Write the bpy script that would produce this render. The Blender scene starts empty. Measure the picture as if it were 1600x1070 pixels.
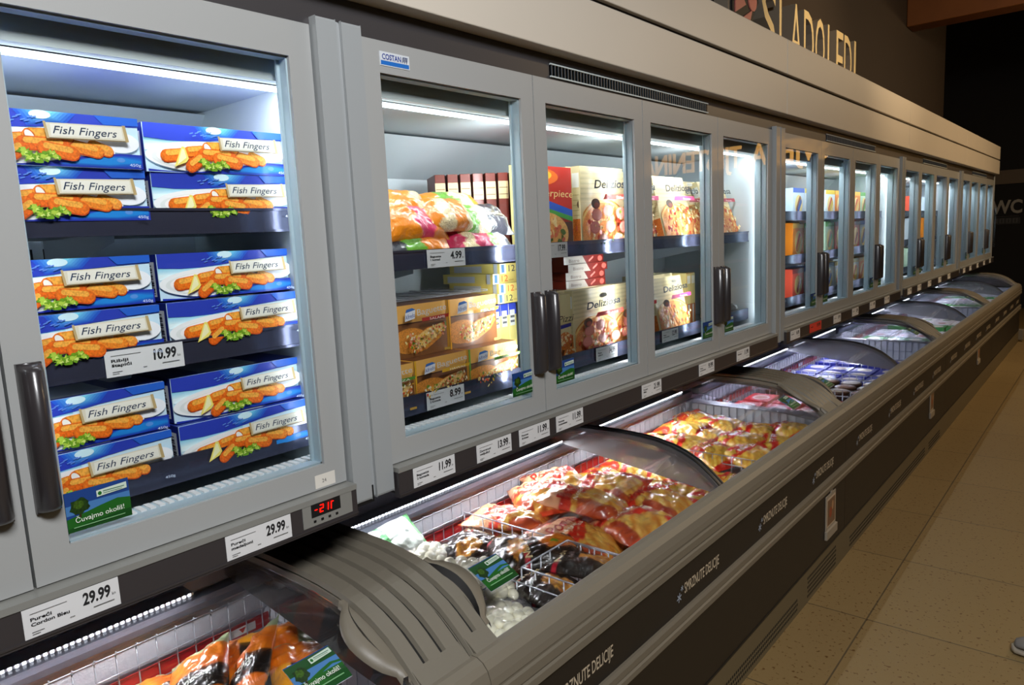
import bpy, math, random
from mathutils import Vector, Matrix, noise as mnoise
random.seed(7)
PI = math.pi
SC = bpy.context.scene
COL = SC.collection

# ------------------------------------------------------------------ camera
CAM_R = [[0.7650901937892487, 0.6421469247861243, -0.047794584999281124],
         [-0.05491134930876463, 0.13901773383629143, 0.9887663087889438],
         [-0.6415775394171938, 0.7538709416516501, -0.14162225901543027]]   # right, up, forward
CAM_C = (1.26248544, -1.02772512, 1.58676912)
cd = bpy.data.cameras.new('camera'); cam = bpy.data.objects.new('camera', cd); COL.objects.link(cam)
cd.sensor_width = 36.0; cd.lens = 1123.567/1600*36.0; cd.clip_start = 0.05; cd.clip_end = 100
r_, u_, f_ = [Vector(v) for v in CAM_R]
cam.matrix_world = Matrix(((r_.x, u_.x, -f_.x, CAM_C[0]), (r_.y, u_.y, -f_.y, CAM_C[1]), (r_.z, u_.z, -f_.z, CAM_C[2]), (0, 0, 0, 1)))
SC.camera = cam
# ------------------------------------------------------------------ light, world, exposure
SC.view_settings.view_transform = 'Standard'; SC.view_settings.look = 'None'
SC.view_settings.gamma = 1.0; SC.view_settings.exposure = 0.0; SC.view_settings.use_curve_mapping = False
SC.cycles.max_bounces = 10; SC.cycles.transparent_max_bounces = 24; SC.cycles.glossy_bounces = 5
SC.cycles.diffuse_bounces = 4; SC.cycles.sample_clamp_indirect = 4.0
SC.cycles.caustics_reflective = False; SC.cycles.caustics_refractive = False
W = bpy.data.worlds.new('world'); SC.world = W; W.use_nodes = True
W.node_tree.nodes['Background'].inputs[0].default_value = (1.0, 0.86, 0.7, 1)
W.node_tree.nodes['Background'].inputs[1].default_value = 0.03
LED_W, TOP_E, CHEST_E = 3.0, 7.0, 14.0

def area_light(name, loc, target, sx, sy, power, color):
    l = bpy.data.lights.new(name, 'AREA'); l.shape = 'RECTANGLE'; l.size = sx; l.size_y = sy; l.energy = power; l.color = color
    o = bpy.data.objects.new(name, l); COL.objects.link(o); o.location = loc
    o.rotation_euler = (Vector(target)-Vector(loc)).to_track_quat('-Z', 'Y').to_euler(); return o
def strip_light(name, x, z, ya, yb, dx, dz, w, power, color):
    """a thin lamp running along y, shining towards (dx, dz)"""
    l = bpy.data.lights.new(name, 'AREA'); l.shape = 'RECTANGLE'; l.size = w; l.size_y = yb-ya; l.energy = power; l.color = color
    o = bpy.data.objects.new(name, l); COL.objects.link(o); Z = Vector((-dx, 0, -dz)).normalized(); X = Vector((0, 1, 0)).cross(Z)
    o.matrix_world = Matrix(((X.x, 0, Z.x, x), (X.y, 1, Z.y, (ya+yb)/2), (X.z, 0, Z.z, z), (0, 0, 0, 1))); return o
def spot_light(name, loc, target, power, color, ang=60, blend=.8, rad=.06):
    l = bpy.data.lights.new(name, 'SPOT'); l.energy = power; l.color = color; l.spot_size = math.radians(ang); l.spot_blend = blend; l.shadow_soft_size = rad
    o = bpy.data.objects.new(name, l); COL.objects.link(o); o.location = loc
    o.rotation_euler = (Vector(target)-Vector(loc)).to_track_quat('-Z', 'Y').to_euler(); return o
WARM = (1.0, .80, .58)
area_light('aisle_ceiling_lamp', (2.1, -1.1, 2.95), (0.0, .1, 1.2), .9, .5, 84, (.97, .98, 1.0))
spot_light('sign_spotlight', (2.2, 4.2, 4.0), (-.5, 4.6, 2.9), 200, (1.0, .74, .45), 50, 1.0)
strip_light('fascia_end_lamp', 2.4, 3.55, 4.6, 9.8, -1.3, -1.7, .15, 82, (1.0, .72, .42))
spot_light('floor_spotlight', (2.0, 1.4, 4.2), (.85, 2.2, 0.0), 85, WARM, 60)
spot_light('floor_far_spotlight', (1.5, 8.5, 4.2), (.7, 9.0, 0.0), 70, WARM, 50)

# ------------------------------------------------------------------ materials
def s2l(c):
    return tuple(((x/12.92) if x <= .04045 else ((x+.055)/1.055)**2.4) for x in c)
def mat(name, rgb=(.5, .5, .5), rough=.5, metal=0., coat=0., coat_rough=.05, bump=0., bscale=40., var=0., vscale=6., emis=None, estr=0., spec=.5):
    m = bpy.data.materials.new(name); m.use_nodes = True; nt = m.node_tree; b = nt.nodes['Principled BSDF']
    c = s2l(rgb) + (1,)
    b.inputs['Base Color'].default_value = c; b.inputs['Roughness'].default_value = rough; b.inputs['Metallic'].default_value = metal
    b.inputs['Coat Weight'].default_value = coat; b.inputs['Coat Roughness'].default_value = coat_rough
    b.inputs['Specular IOR Level'].default_value = spec
    tc = nt.nodes.new('ShaderNodeTexCoord')
    if var > 0:
        n = nt.nodes.new('ShaderNodeTexNoise'); n.inputs['Scale'].default_value = vscale; n.inputs['Detail'].default_value = 5
        nt.links.new(tc.outputs['Object'], n.inputs['Vector'])
        mx = nt.nodes.new('ShaderNodeMix'); mx.data_type = 'RGBA'
        mx.inputs[6].default_value = tuple(x*(1-var) for x in c[:3])+(1,); mx.inputs[7].default_value = tuple(min(1, x*(1+var)) for x in c[:3])+(1,)
        nt.links.new(n.outputs['Fac'], mx.inputs[0]); nt.links.new(mx.outputs[2], b.inputs['Base Color'])
    if bump > 0:
        n = nt.nodes.new('ShaderNodeTexNoise'); n.inputs['Scale'].default_value = bscale; n.inputs['Detail'].default_value = 3
        nt.links.new(tc.outputs['Object'], n.inputs['Vector'])
        bp = nt.nodes.new('ShaderNodeBump'); bp.inputs['Strength'].default_value = bump; bp.inputs['Distance'].default_value = .01
        nt.links.new(n.outputs['Fac'], bp.inputs['Height']); nt.links.new(bp.outputs['Normal'], b.inputs['Normal'])
    if emis:
        b.inputs['Emission Color'].default_value = s2l(emis)+(1,); b.inputs['Emission Strength'].default_value = estr
    return m
def print_mat(name, rough=.45, coat=0., bump=0., bscale=30., coat_rough=.08, stretch=(1, 1, 1)):
    """printed card or film: the print comes from the colour attribute; its alpha marks speckled food pictures"""
    m = bpy.data.materials.new(name); m.use_nodes = True; nt = m.node_tree; b = nt.nodes['Principled BSDF']
    at = nt.nodes.new('ShaderNodeVertexColor'); at.layer_name = 'Col'
    tc = nt.nodes.new('ShaderNodeTexCoord')
    n = nt.nodes.new('ShaderNodeTexNoise'); n.inputs['Scale'].default_value = 260; n.inputs['Detail'].default_value = 4
    nt.links.new(tc.outputs['Object'], n.inputs['Vector'])
    cr = nt.nodes.new('ShaderNodeValToRGB'); e = cr.color_ramp.elements; e[0].position = .35; e[0].color = (.42, .3, .2, 1); e[1].position = .62; e[1].color = (1.3, 1.25, 1.1, 1)
    nt.links.new(n.outputs['Fac'], cr.inputs[0])
    mu = nt.nodes.new('ShaderNodeMix'); mu.data_type = 'RGBA'; mu.blend_type = 'MULTIPLY'; mu.inputs[0].default_value = 1
    nt.links.new(at.outputs['Color'], mu.inputs[6]); nt.links.new(cr.outputs['Color'], mu.inputs[7])
    mx = nt.nodes.new('ShaderNodeMix'); mx.data_type = 'RGBA'
    nt.links.new(at.outputs['Alpha'], mx.inputs[0]); nt.links.new(mu.outputs[2], mx.inputs[6]); nt.links.new(at.outputs['Color'], mx.inputs[7])
    nt.links.new(mx.outputs[2], b.inputs['Base Color'])
    b.inputs['Roughness'].default_value = rough; b.inputs['Coat Weight'].default_value = coat; b.inputs['Coat Roughness'].default_value = coat_rough
    if bump > 0:
        mp = nt.nodes.new('ShaderNodeMapping'); mp.inputs['Scale'].default_value = stretch; nt.links.new(tc.outputs['Object'], mp.inputs['Vector'])
        n2 = nt.nodes.new('ShaderNodeTexNoise'); n2.inputs['Scale'].default_value = bscale; n2.inputs['Detail'].default_value = 3; n2.inputs['Distortion'].default_value = 2.2
        nt.links.new(mp.outputs['Vector'], n2.inputs['Vector'])
        bp = nt.nodes.new('ShaderNodeBump'); bp.inputs['Strength'].default_value = bump; bp.inputs['Distance'].default_value = .006
        nt.links.new(n2.outputs['Fac'], bp.inputs['Height']); nt.links.new(bp.outputs['Normal'], b.inputs['Normal'])
        if coat > 0: nt.links.new(bp.outputs['Normal'], b.inputs['Coat Normal'])
    return m
def glass_mat(name, tint=(1, 1, 1), refl=1.0, rough=.0, ior=1.45, bump=0., bscale=20, haze=0., hazecol=(.8, .8, .85)):
    m = bpy.data.materials.new(name); m.use_nodes = True; nt = m.node_tree; nt.nodes.clear()
    out = nt.nodes.new('ShaderNodeOutputMaterial'); tr = nt.nodes.new('ShaderNodeBsdfTransparent'); tr.inputs[0].default_value = tint+(1,)
    gl = nt.nodes.new('ShaderNodeBsdfGlossy'); gl.inputs['Roughness'].default_value = rough
    fr = nt.nodes.new('ShaderNodeFresnel'); fr.inputs['IOR'].default_value = ior
    mt = nt.nodes.new('ShaderNodeMath'); mt.operation = 'MULTIPLY'; mt.use_clamp = True; mt.inputs[1].default_value = refl
    mx = nt.nodes.new('ShaderNodeMixShader'); nt.links.new(fr.outputs[0], mt.inputs[0]); nt.links.new(mt.outputs[0], mx.inputs[0])
    base = tr.outputs[0]
    if haze > 0:
        df = nt.nodes.new('ShaderNodeBsdfDiffuse'); df.inputs[0].default_value = hazecol+(1,)
        m2 = nt.nodes.new('ShaderNodeMixShader'); m2.inputs[0].default_value = haze
        nt.links.new(tr.outputs[0], m2.inputs[1]); nt.links.new(df.outputs[0], m2.inputs[2]); base = m2.outputs[0]
    nt.links.new(base, mx.inputs[1]); nt.links.new(gl.outputs[0], mx.inputs[2]); nt.links.new(mx.outputs[0], out.inputs[0])
    if bump > 0:
        tc = nt.nodes.new('ShaderNodeTexCoord'); n = nt.nodes.new('ShaderNodeTexNoise'); n.inputs['Scale'].default_value = bscale; n.inputs['Detail'].default_value = 3; n.inputs['Distortion'].default_value = 1.
        nt.links.new(tc.outputs['Object'], n.inputs['Vector'])
        bp = nt.nodes.new('ShaderNodeBump'); bp.inputs['Strength'].default_value = bump; bp.inputs['Distance'].default_value = .01
        nt.links.new(n.outputs['Fac'], bp.inputs['Height']); nt.links.new(bp.outputs['Normal'], gl.inputs['Normal']); nt.links.new(bp.outputs['Normal'], fr.inputs['Normal'])
    return m
def emit_mat(name, rgb, strength):
    m = bpy.data.materials.new(name); m.use_nodes = True; nt = m.node_tree; nt.nodes.clear()
    out = nt.nodes.new('ShaderNodeOutputMaterial'); em = nt.nodes.new('ShaderNodeEmission')
    em.inputs[0].default_value = s2l(rgb)+(1,); em.inputs[1].default_value = strength; nt.links.new(em.outputs[0], out.inputs[0]); return m
M = dict(
    frame=mat('silver_grey_door_profile', (.63, .635, .63), .38, 0, .25, .06, bump=.02, bscale=300),
    reveal=mat('pale_aluminium', (.70, .78, .82), .35),
    post=mat('grey_post_lacquer', (.61, .625, .63), .3, 0, .3, .1),
    fascia=mat('cream_grey_fascia_lacquer', (.80, .765, .71), .45, var=.03, vscale=3),
    darkhead=mat('charcoal_header_panel', (.235, .225, .23), .42),
    groove=mat('dark_groove', (.1, .09, .085), .6),
    inner=mat('white_freezer_lining', (.80, .84, .86), .38, bump=.02, bscale=80),
    lip=mat('steel_shelf_lip', (.36, .37, .46), .22, .75, bump=.03, bscale=60),
    shelf=mat('grey_shelf_sheet', (.62, .65, .68), .35, .4),
    gasket=mat('black_rubber_gasket', (.06, .065, .07), .5),
    handle=mat('black_plastic_handle', (.19, .175, .18), .3, 0, .2),
    beige=mat('beige_grey_plastic', (.46, .43, .375), .45, bump=.02, bscale=200),
    ridge=mat('beige_grey_cover_plastic', (.455, .43, .38), .5, bump=.04, bscale=300),
    capdark=mat('dark_cover_groove', (.13, .125, .12), .5),
    band=mat('anthracite_panel', (.125, .11, .10), .5, var=.06),
    low=mat('dark_brown_panel', (.12, .10, .085), .5, var=.06),
    kick=mat('brown_grey_kick_plate', (.42, .375, .28), .5),
    hole=mat('black_hole', (.03, .03, .03), .8),
    tub=mat('pale_embossed_tub', (.76, .77, .80), .4, bump=.25, bscale=120),
    ledge=mat('blue_grey_ledge', (.36, .37, .42), .5),
    wire=mat('zinc_wire', (.72, .73, .76), .3, .55),
    red=mat('red_plastic_strip', (.72, .10, .12), .4),
    railstrip=mat('dark_tag_rail', (.22, .205, .21), .35, 0, .3),
    rail=mat('grey_tag_rail_edge', (.56, .56, .54), .35, .2),
    white=mat('white_paper', (.90, .90, .90), .5),
    wallb=mat('dark_brown_wall_paint', (.19, .145, .105), .8, var=.1, vscale=2),
    black=mat('black_wall_paint', (.085, .075, .07), .8),
    ceil=mat('black_ceiling_paint', (.07, .06, .055), .9),
    wood=mat('glued_wood_beam', (.55, .33, .14), .5, var=.2, vscale=5),
    beamband=mat('beige_wall_band', (.42, .36, .28), .6),
    letter=mat('cream_letter_face', (.93, .84, .62), .4),
    letterside=mat('grey_letter_side', (.60, .55, .48), .45),
    pink=mat('pink_sign_face', (.88, .52, .47), .4),
    steel=mat('bluish_steel', (.74, .78, .78), .5),
    ledtop=emit_mat('led_tube_white', (.92, .98, 1.0), TOP_E),
    ledchest=emit_mat('led_chest_white', (.92, .94, 1.0), CHEST_E),
    redled=emit_mat('red_display_digit', (1, .05, .02), 5.0),
    glass=glass_mat('door_glass', (.975, .99, .985), .75),
    lid=glass_mat('curved_lid_glass', (.985, .99, .99), .45, ior=1.4),
    side=glass_mat('smoked_side_panel', (.66, .67, .70), .6, haze=.55, hazecol=(.36, .36, .37)),
    endp=glass_mat('clear_side_panel', (.80, .81, .84), 1.0, haze=.10, hazecol=(.45, .45, .48)),
    clearpane=glass_mat('clear_pane_back', (1, 1, 1), 0.0),
    slat=mat('dark_vent_slat', (.26, .29, .32), .4, .3),
    film=glass_mat('clear_bag_film', (1, 1, 1), .55, rough=.09, bump=.9, bscale=26, haze=.05, hazecol=(.9, .9, .9)),
    acrylic=glass_mat('clear_acrylic', (.9, .92, .92), 2.5, rough=.02, bump=.3, bscale=12),
    card=print_mat('printed_card', .42, .25, coat_rough=.12),
    flat=print_mat('printed_matt', .55),
    foil=print_mat('printed_film', .32, 1.0, bump=1.0, bscale=15, coat_rough=.055),
    dumpling=mat('white_dough', (.96, .94, .84), .5),
    mold=mat('frosted_tray', (.75, .76, .8), .3),
)
def floor_material():
    m = bpy.data.materials.new('speckled_vinyl_floor_tiles'); m.use_nodes = True; nt = m.node_tree; b = nt.nodes['Principled BSDF']
    tc = nt.nodes.new('ShaderNodeTexCoord')
    mp = nt.nodes.new('ShaderNodeMapping'); mp.inputs['Location'].default_value = (.65-.555, .02, 0); nt.links.new(tc.outputs['Object'], mp.inputs['Vector'])
    br = nt.nodes.new('ShaderNodeTexBrick'); br.offset = 0; br.inputs['Scale'].default_value = 1; br.inputs['Brick Width'].default_value = .65; br.inputs['Row Height'].default_value = .65
    br.inputs['Mortar Size'].default_value = .0035; br.inputs['Mortar Smooth'].default_value = .3
    br.inputs['Color1'].default_value = s2l((.55, .465, .31))+(1,); br.inputs['Color2'].default_value = s2l((.535, .45, .30))+(1,); br.inputs['Mortar'].default_value = s2l((.36, .31, .23))+(1,)
    nt.links.new(mp.outputs['Vector'], br.inputs['Vector'])
    n = nt.nodes.new('ShaderNodeTexNoise'); n.inputs['Scale'].default_value = 62; n.inputs['Detail'].default_value = 1.5; nt.links.new(tc.outputs['Object'], n.inputs['Vector'])
    cr = nt.nodes.new('ShaderNodeValToRGB'); e = cr.color_ramp.elements; e[0].position = .31; e[0].color = (.50, .36, .24, 1); e[1].position = .365; e[1].color = (1, 1, 1, 1)
    nt.links.new(n.outputs['Fac'], cr.inputs[0])
    mu = nt.nodes.new('ShaderNodeMix'); mu.data_type = 'RGBA'; mu.blend_type = 'MULTIPLY'; mu.inputs[0].default_value = 1
    nt.links.new(br.outputs['Color'], mu.inputs[6]); nt.links.new(cr.outputs['Color'], mu.inputs[7]); nt.links.new(mu.outputs[2], b.inputs['Base Color'])
    b.inputs['Roughness'].default_value = .42
    return m
M['floor'] = floor_material()
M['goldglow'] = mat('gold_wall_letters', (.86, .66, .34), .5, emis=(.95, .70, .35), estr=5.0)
M['yel'] = mat('yellow_shelf_edge', (.80, .66, .12), .5)
M['plate'] = mat('pale_plastic_plate', (.62, .58, .52), .4)
M['shoe'] = mat('grey_shoe_mesh', (.48, .47, .46), .7, bump=.1)

# ------------------------------------------------------------------ mesh builder
_txt = {}
def text_mesh(s, extrude=0., bold=0.):
    """text as a mesh: verts with cap height 1, left edge at 0"""
    k = (s, extrude, bold)
    if k in _txt: return _txt[k]
    cu = bpy.data.curves.new('t', 'FONT'); cu.body = s; cu.size = 1.0; cu.extrude = extrude; cu.offset = bold; cu.resolution_u = 3; cu.fill_mode = 'BOTH' if extrude else 'FRONT'
    ob = bpy.data.objects.new('t', cu); COL.objects.link(ob); bpy.context.view_layer.update()
    dg = bpy.context.evaluated_depsgraph_get(); me = ob.evaluated_get(dg).to_mesh()
    vs = [tuple(v.co) for v in me.vertices]; fs = [tuple(p.vertices) for p in me.polygons]; ns = [tuple(p.normal) for p in me.polygons]
    ob.evaluated_get(dg).to_mesh_clear(); bpy.data.objects.remove(ob); bpy.data.curves.remove(cu)
    if vs:
        x0 = min(v[0] for v in vs); x1 = max(v[0] for v in vs); k2 = 1/.73
        vs = [((v[0]-x0)*k2, v[1]*k2, v[2]) for v in vs]; w = (x1-x0)*k2
    else: w = 0
    _txt[k] = (vs, fs, w, ns); return _txt[k]
class Art:
    """flat print: list of (points2d, faces, colour, layer)"""
    def __init__(s): s.e = []; s.n = 0
    def poly(s, pts, col, a=1.):
        s.n += 1; s.e.append((pts, [tuple(range(len(pts)))], tuple(col)+(a,), s.n)); return s
    def rect(s, x0, y0, x1, y1, col, a=1.): return s.poly([(x0, y0), (x1, y0), (x1, y1), (x0, y1)], col, a)
    def ell(s, cx, cy, rx, ry, col, a=1., n=20, rot=0., jag=0.):
        c, sn = math.cos(rot), math.sin(rot); p = []
        for i in range(n):
            t = 2*PI*i/n; k = 1+jag*(random.random()-.5)*2; x, y = rx*k*math.cos(t), ry*k*math.sin(t); p.append((cx+x*c-y*sn, cy+x*sn+y*c))
        return s.poly(p, col, a)
    def cap(s, x0, y0, x1, y1, r, col, a=1.):
        d = Vector((x1-x0, y1-y0)); an = math.atan2(d.y, d.x); p = []
        for i in range(7): t = an-PI/2+PI*i/6; p.append((x1+r*math.cos(t), y1+r*math.sin(t)))
        for i in range(7): t = an+PI/2+PI*i/6; p.append((x0+r*math.cos(t), y0+r*math.sin(t)))
        return s.poly(p, col, a)
    def text(s, t, x, y, h, col, xs=1., shear=0., rot=0., align=0, width=None, bold=0.):
        vs, fs, w, _ = text_mesh(t, 0., bold)
        if width: xs = width/(w*h)
        c, sn = math.cos(rot), math.sin(rot); p = []
        for v in vs:
            a, b = (v[0]+v[1]*shear)*h*xs - align*w*h*xs/2, v[1]*h; p.append((x+a*c-b*sn, y+a*sn+b*c))
        s.n += 1; s.e.append((p, fs, tuple(col)+(1.,), s.n)); return s
class MB:
    def __init__(s): s.v = []; s.f = []; s.m = []; s.c = []; s.sm = []
    def add(s, vs, fs, mi=0, col=(1, 1, 1, 1), sm=False):
        o = len(s.v); s.v += [tuple(v) for v in vs]
        for f in fs: s.f.append(tuple(o+i for i in f)); s.m.append(mi); s.c.append(col if isinstance(col, list) else col if len(col) == 4 else tuple(col)+(1.,)); s.sm.append(sm)
        return s
    def box(s, x0, x1, y0, y1, z0, z1, mi=0, col=(1, 1, 1, 1)):
        return s.add([(x0, y0, z0), (x1, y0, z0), (x1, y1, z0), (x0, y1, z0), (x0, y0, z1), (x1, y0, z1), (x1, y1, z1), (x0, y1, z1)],
                     [(0, 3, 2, 1), (4, 5, 6, 7), (0, 1, 5, 4), (1, 2, 6, 5), (2, 3, 7, 6), (3, 0, 4, 7)], mi, col)
    def prism(s, prof, y0, y1, mi=0, sm=False, caps=True, closed=True):
        """profile of (x, z) points swept along y"""
        n = len(prof); vs = [(x, y0, z) for x, z in prof]+[(x, y1, z) for x, z in prof]
        fs = [(i, (i+1) % n, n+(i+1) % n, n+i) for i in range(n if closed else n-1)]
        s.add(vs, fs, mi, sm=sm)
        if caps and closed: s.add(vs, [tuple(range(n-1, -1, -1)), tuple(range(n, 2*n))], mi)
        return s
    def sheet(s, prof, y0, y1, t, mi=0, sm=True):
        """curved sheet of thickness t under the profile"""
        low = [(x, z-t) for x, z in prof]; return s.prism(list(prof)+low[::-1], y0, y1, mi, sm=False)
    def tube(s, pts, r, n=6, mi=0, col=(1, 1, 1, 1)):
        pts = [Vector(p) for p in pts]; rings = []
        for i, p in enumerate(pts):
            d = (pts[min(i+1, len(pts)-1)]-pts[max(i-1, 0)]).normalized(); a = Vector((0, 0, 1)) if abs(d.z) < .9 else Vector((1, 0, 0))
            u = d.cross(a).normalized(); w = d.cross(u).normalized(); rings.append([p+(u*math.cos(2*PI*k/n)+w*math.sin(2*PI*k/n))*r for k in range(n)])
        vs = [v for R in rings for v in R]; fs = []
        for i in range(len(pts)-1):
            for k in range(n): a, b = i*n+k, i*n+(k+1) % n; fs.append((a, b, b+n, a+n))
        fs += [tuple(range(n-1, -1, -1)), tuple((len(pts)-1)*n+k for k in range(n))]
        return s.add(vs, fs, mi, col, sm=True)
    def lathe(s, prof, c, n=20, mi=0, col=(1, 1, 1, 1)):
        vs = []; fs = []
        for r, z in prof: vs += [(c[0]+r*math.cos(2*PI*k/n), c[1]+r*math.sin(2*PI*k/n), c[2]+z) for k in range(n)]
        for i in range(len(prof)-1):
            for k in range(n): a, b = i*n+k, i*n+(k+1) % n; fs.append((a, b, b+n, a+n))
        fs += [tuple(range(n-1, -1, -1)), tuple((len(prof)-1)*n+k for k in range(n))]
        return s.add(vs, fs, mi, col, sm=True)
    def art(s, art, fn, mi=0, step=.00025):
        for pts, fs, col, lay in art.e: s.add([fn(x, y, step*lay) for x, y in pts], fs, mi, tuple(s2l(col[:3]))+(col[3],))
        return s
    def build(s, name, mats, parent=None, bevel=0., recalc=False, subd=0):
        me = bpy.data.meshes.new(name); me.from_pydata(s.v, [], s.f)
        for m in (mats if isinstance(mats, (list, tuple)) else [mats]): me.materials.append(m)
        me.polygons.foreach_set('material_index', s.m); me.polygons.foreach_set('use_smooth', s.sm)
        if any(c != (1, 1, 1, 1) for c in s.c):
            ca = me.color_attributes.new('Col', 'FLOAT_COLOR', 'CORNER'); buf = []
            for f, c in zip(s.f, s.c): buf += [x for q in c for x in q] if isinstance(c, list) else list(c)*len(f)
            ca.data.foreach_set('color', buf)
        me.update()
        o = bpy.data.objects.new(name, me); COL.objects.link(o)
        if parent: o.parent = parent
        if bevel > 0:
            b = o.modifiers.new('bevel', 'BEVEL'); b.width = bevel; b.segments = 2; b.limit_method = 'ANGLE'; b.angle_limit = math.radians(40)
        return o
def plane_fn(o, ux, uy):
    o = Vector(o); ux = Vector(ux); uy = Vector(uy); n = ux.cross(uy).normalized()
    return lambda x, y, d: tuple(o+ux*x+uy*y+n*d)
def tag(o, label, cat, group=None):
    o['label'] = label; o['category'] = cat
    if group: o['group'] = group
    return o
def empty(name, loc, label, cat, group=None, rz=0.):
    o = bpy.data.objects.new(name, None); o.empty_display_size = .05; COL.objects.link(o); o.location = loc; o.rotation_euler = (0, 0, rz); return tag(o, label, cat, group)
def struct(o): o['kind'] = 'structure'; return o

# ------------------------------------------------------------------ dimensions (metres; y runs along the aisle, x towards the aisle)
L = 2.5; DW = .5953; PW = .1188
ZB, ZT = 1.0857, 2.0295
MX, MT, MBm = .0547, .0678, .052
ORD = ['nearest', 'second', 'third', 'fourth', 'farthest']
PROF = [(-.46, .842), (-.36, .848), (-.24, .852), (-.12, .852), (-.04, .849), (.03, .842), (.09, .829), (.14, .811), (.185, .788), (.22, .763), (.255, .734), (.285, .703)]
def prof_z(x):
    for (a, b), (c, d) in zip(PROF, PROF[1:]):
        if a <= x <= c: return b+(d-b)*(x-a)/(c-a)
    return PROF[0][1] if x < PROF[0][0] else PROF[-1][1]
def resample(prof, x0, x1, n, dz=0.):
    return [(x0+(x1-x0)*i/n, prof_z(x0+(x1-x0)*i/n)+dz) for i in range(n+1)]

# ------------------------------------------------------------------ the setting
struct(MB().box(-1.4, 9.5, -3.2, 15.5, -.06, 0).build('floor', M['floor']))
struct(MB().box(-1.4, -1.3, -3.2, 15.5, 0, 5.2).build('wall_left', M['wallb']))
struct(MB().box(-.74, -.62, -3.2, 10.1, 2.2, 5.2).build('wall_sign', M['wallb']))
struct(MB().box(-.615, -.03, -1.6, 9.95, 2.33, 2.345).build('trim_3', M['darkhead']))
struct(MB().box(-1.4, 9.5, 14.0, 14.1, 0, 5.2).build('wall_far', M['black']))
struct(MB().box(-1.4, 9.5, 13.97, 14.0, 2.12, 2.35).build('trim_1', M['beamband']))
struct(MB().box(-1.4, 9.5, -3.2, 15.5, 5.2, 5.3).build('ceiling', M['ceil']))
struct(MB().box(-.62, 9.0, 7.9, 8.2, 3.62, 4.3).build('trim_2', M['wood'], bevel=.01))
struct(MB().box(9.4, 9.5, -3.2, 15.5, 0, 5.2).build('wall_right', M['black']))

CHEST_W = 8.0; TUBE_W = 2.5
M['archm'] = mat('dark_grey_arch_profile', (.30, .30, .31), .3, .2)
# ------------------------------------------------------------------ upper glass door cabinets
def door_mesh(parent, y0, handle, sticker, idx):
    """door > glass, handle, reveal, sticker ; y0 local"""
    y1 = y0+DW; g = .0022; a, b = y0+g, y1-g; z0, z1 = ZB, ZT
    ia, ib, iz0, iz1 = y0+MX, y1-MX, z0+MBm, z1-MT
    m = MB(); xo, xi = 0., -.030
    for (p, q, r, s) in ((a, ia, z0, z1), (ib, b, z0, z1), (ia, ib, z0, iz0), (ia, ib, iz1, z1)): m.box(xi, xo, p, q, r, s)
    d = m.build('door', M['frame'], parent)
    d['label'] = 'hinged door with grey frame'
    r = MB(); t = .0035
    for (p, q, u, v) in ((ia, ia+t, iz0, iz1), (ib-t, ib, iz0, iz1), (ia, ib, iz0, iz0+t), (ia, ib, iz1-t, iz1)):
        r.box(-.034, -.008, p, q, u, v)
    r.box(-.036, -.030, ib-.010, ib+.010, iz0, iz1); r.box(-.036, -.030, ia-.010, ia+.004, iz0, iz1)
    rv = r.build('spacer_frame', M['reveal'], d)
    k = MB().box(-.012, -.006, ia+.001, ib-.001, iz0+.001, iz1-.001); k.m = [1, 1, 1, 0, 1, 1]
    k.build('glass_pane', [M['glass'], M['clearpane']], d)
    if handle:
        hy = y1-.032 if handle > 0 else y0+.032
        h = MB(); prof = []
        for i in range(9): t = PI*i/8; prof.append((.008+.030*math.sin(t), -.017*math.cos(t)))
        n = len(prof); zs = [(1.203, .25), (1.207, .7), (1.215, 1.), (1.425, 1.), (1.433, .7), (1.437, .25)]; vs = []
        for z, k2 in zs: vs += [(x*k2 if x > .009 else x, hy+y, z) for x, y in prof]
        fs = []
        for i in range(len(zs)-1):
            for j in range(n-1): fs.append((i*n+j, i*n+j+1, (i+1)*n+j+1, (i+1)*n+j))
        fs += [tuple(range(n-1, -1, -1)), tuple((len(zs)-1)*n+j for j in range(n))]
        h.add(vs, fs, 0, sm=True); h.box(0, .009, hy-.017, hy+.017, 1.203, 1.437)
        h.build('handle', M['handle'], d)
    if sticker:
        sy = ia+.002 if sticker < 0 else ib-.085
        art = eco_art(.098, .066); mm = MB().box(-.0062, -.0050, sy, sy+.098, z0+.068, z0+.134, 0, s2l((.08, .28, .1)))
        mm.art(art, plane_fn((-.0050, sy, z0+.068), (0, 1, 0), (0, 0, 1)))
        e = mm.build('eco_sticker', M['card'], d); e['label'] = 'small landscape sticker with tree and green hill'
    return d
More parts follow.
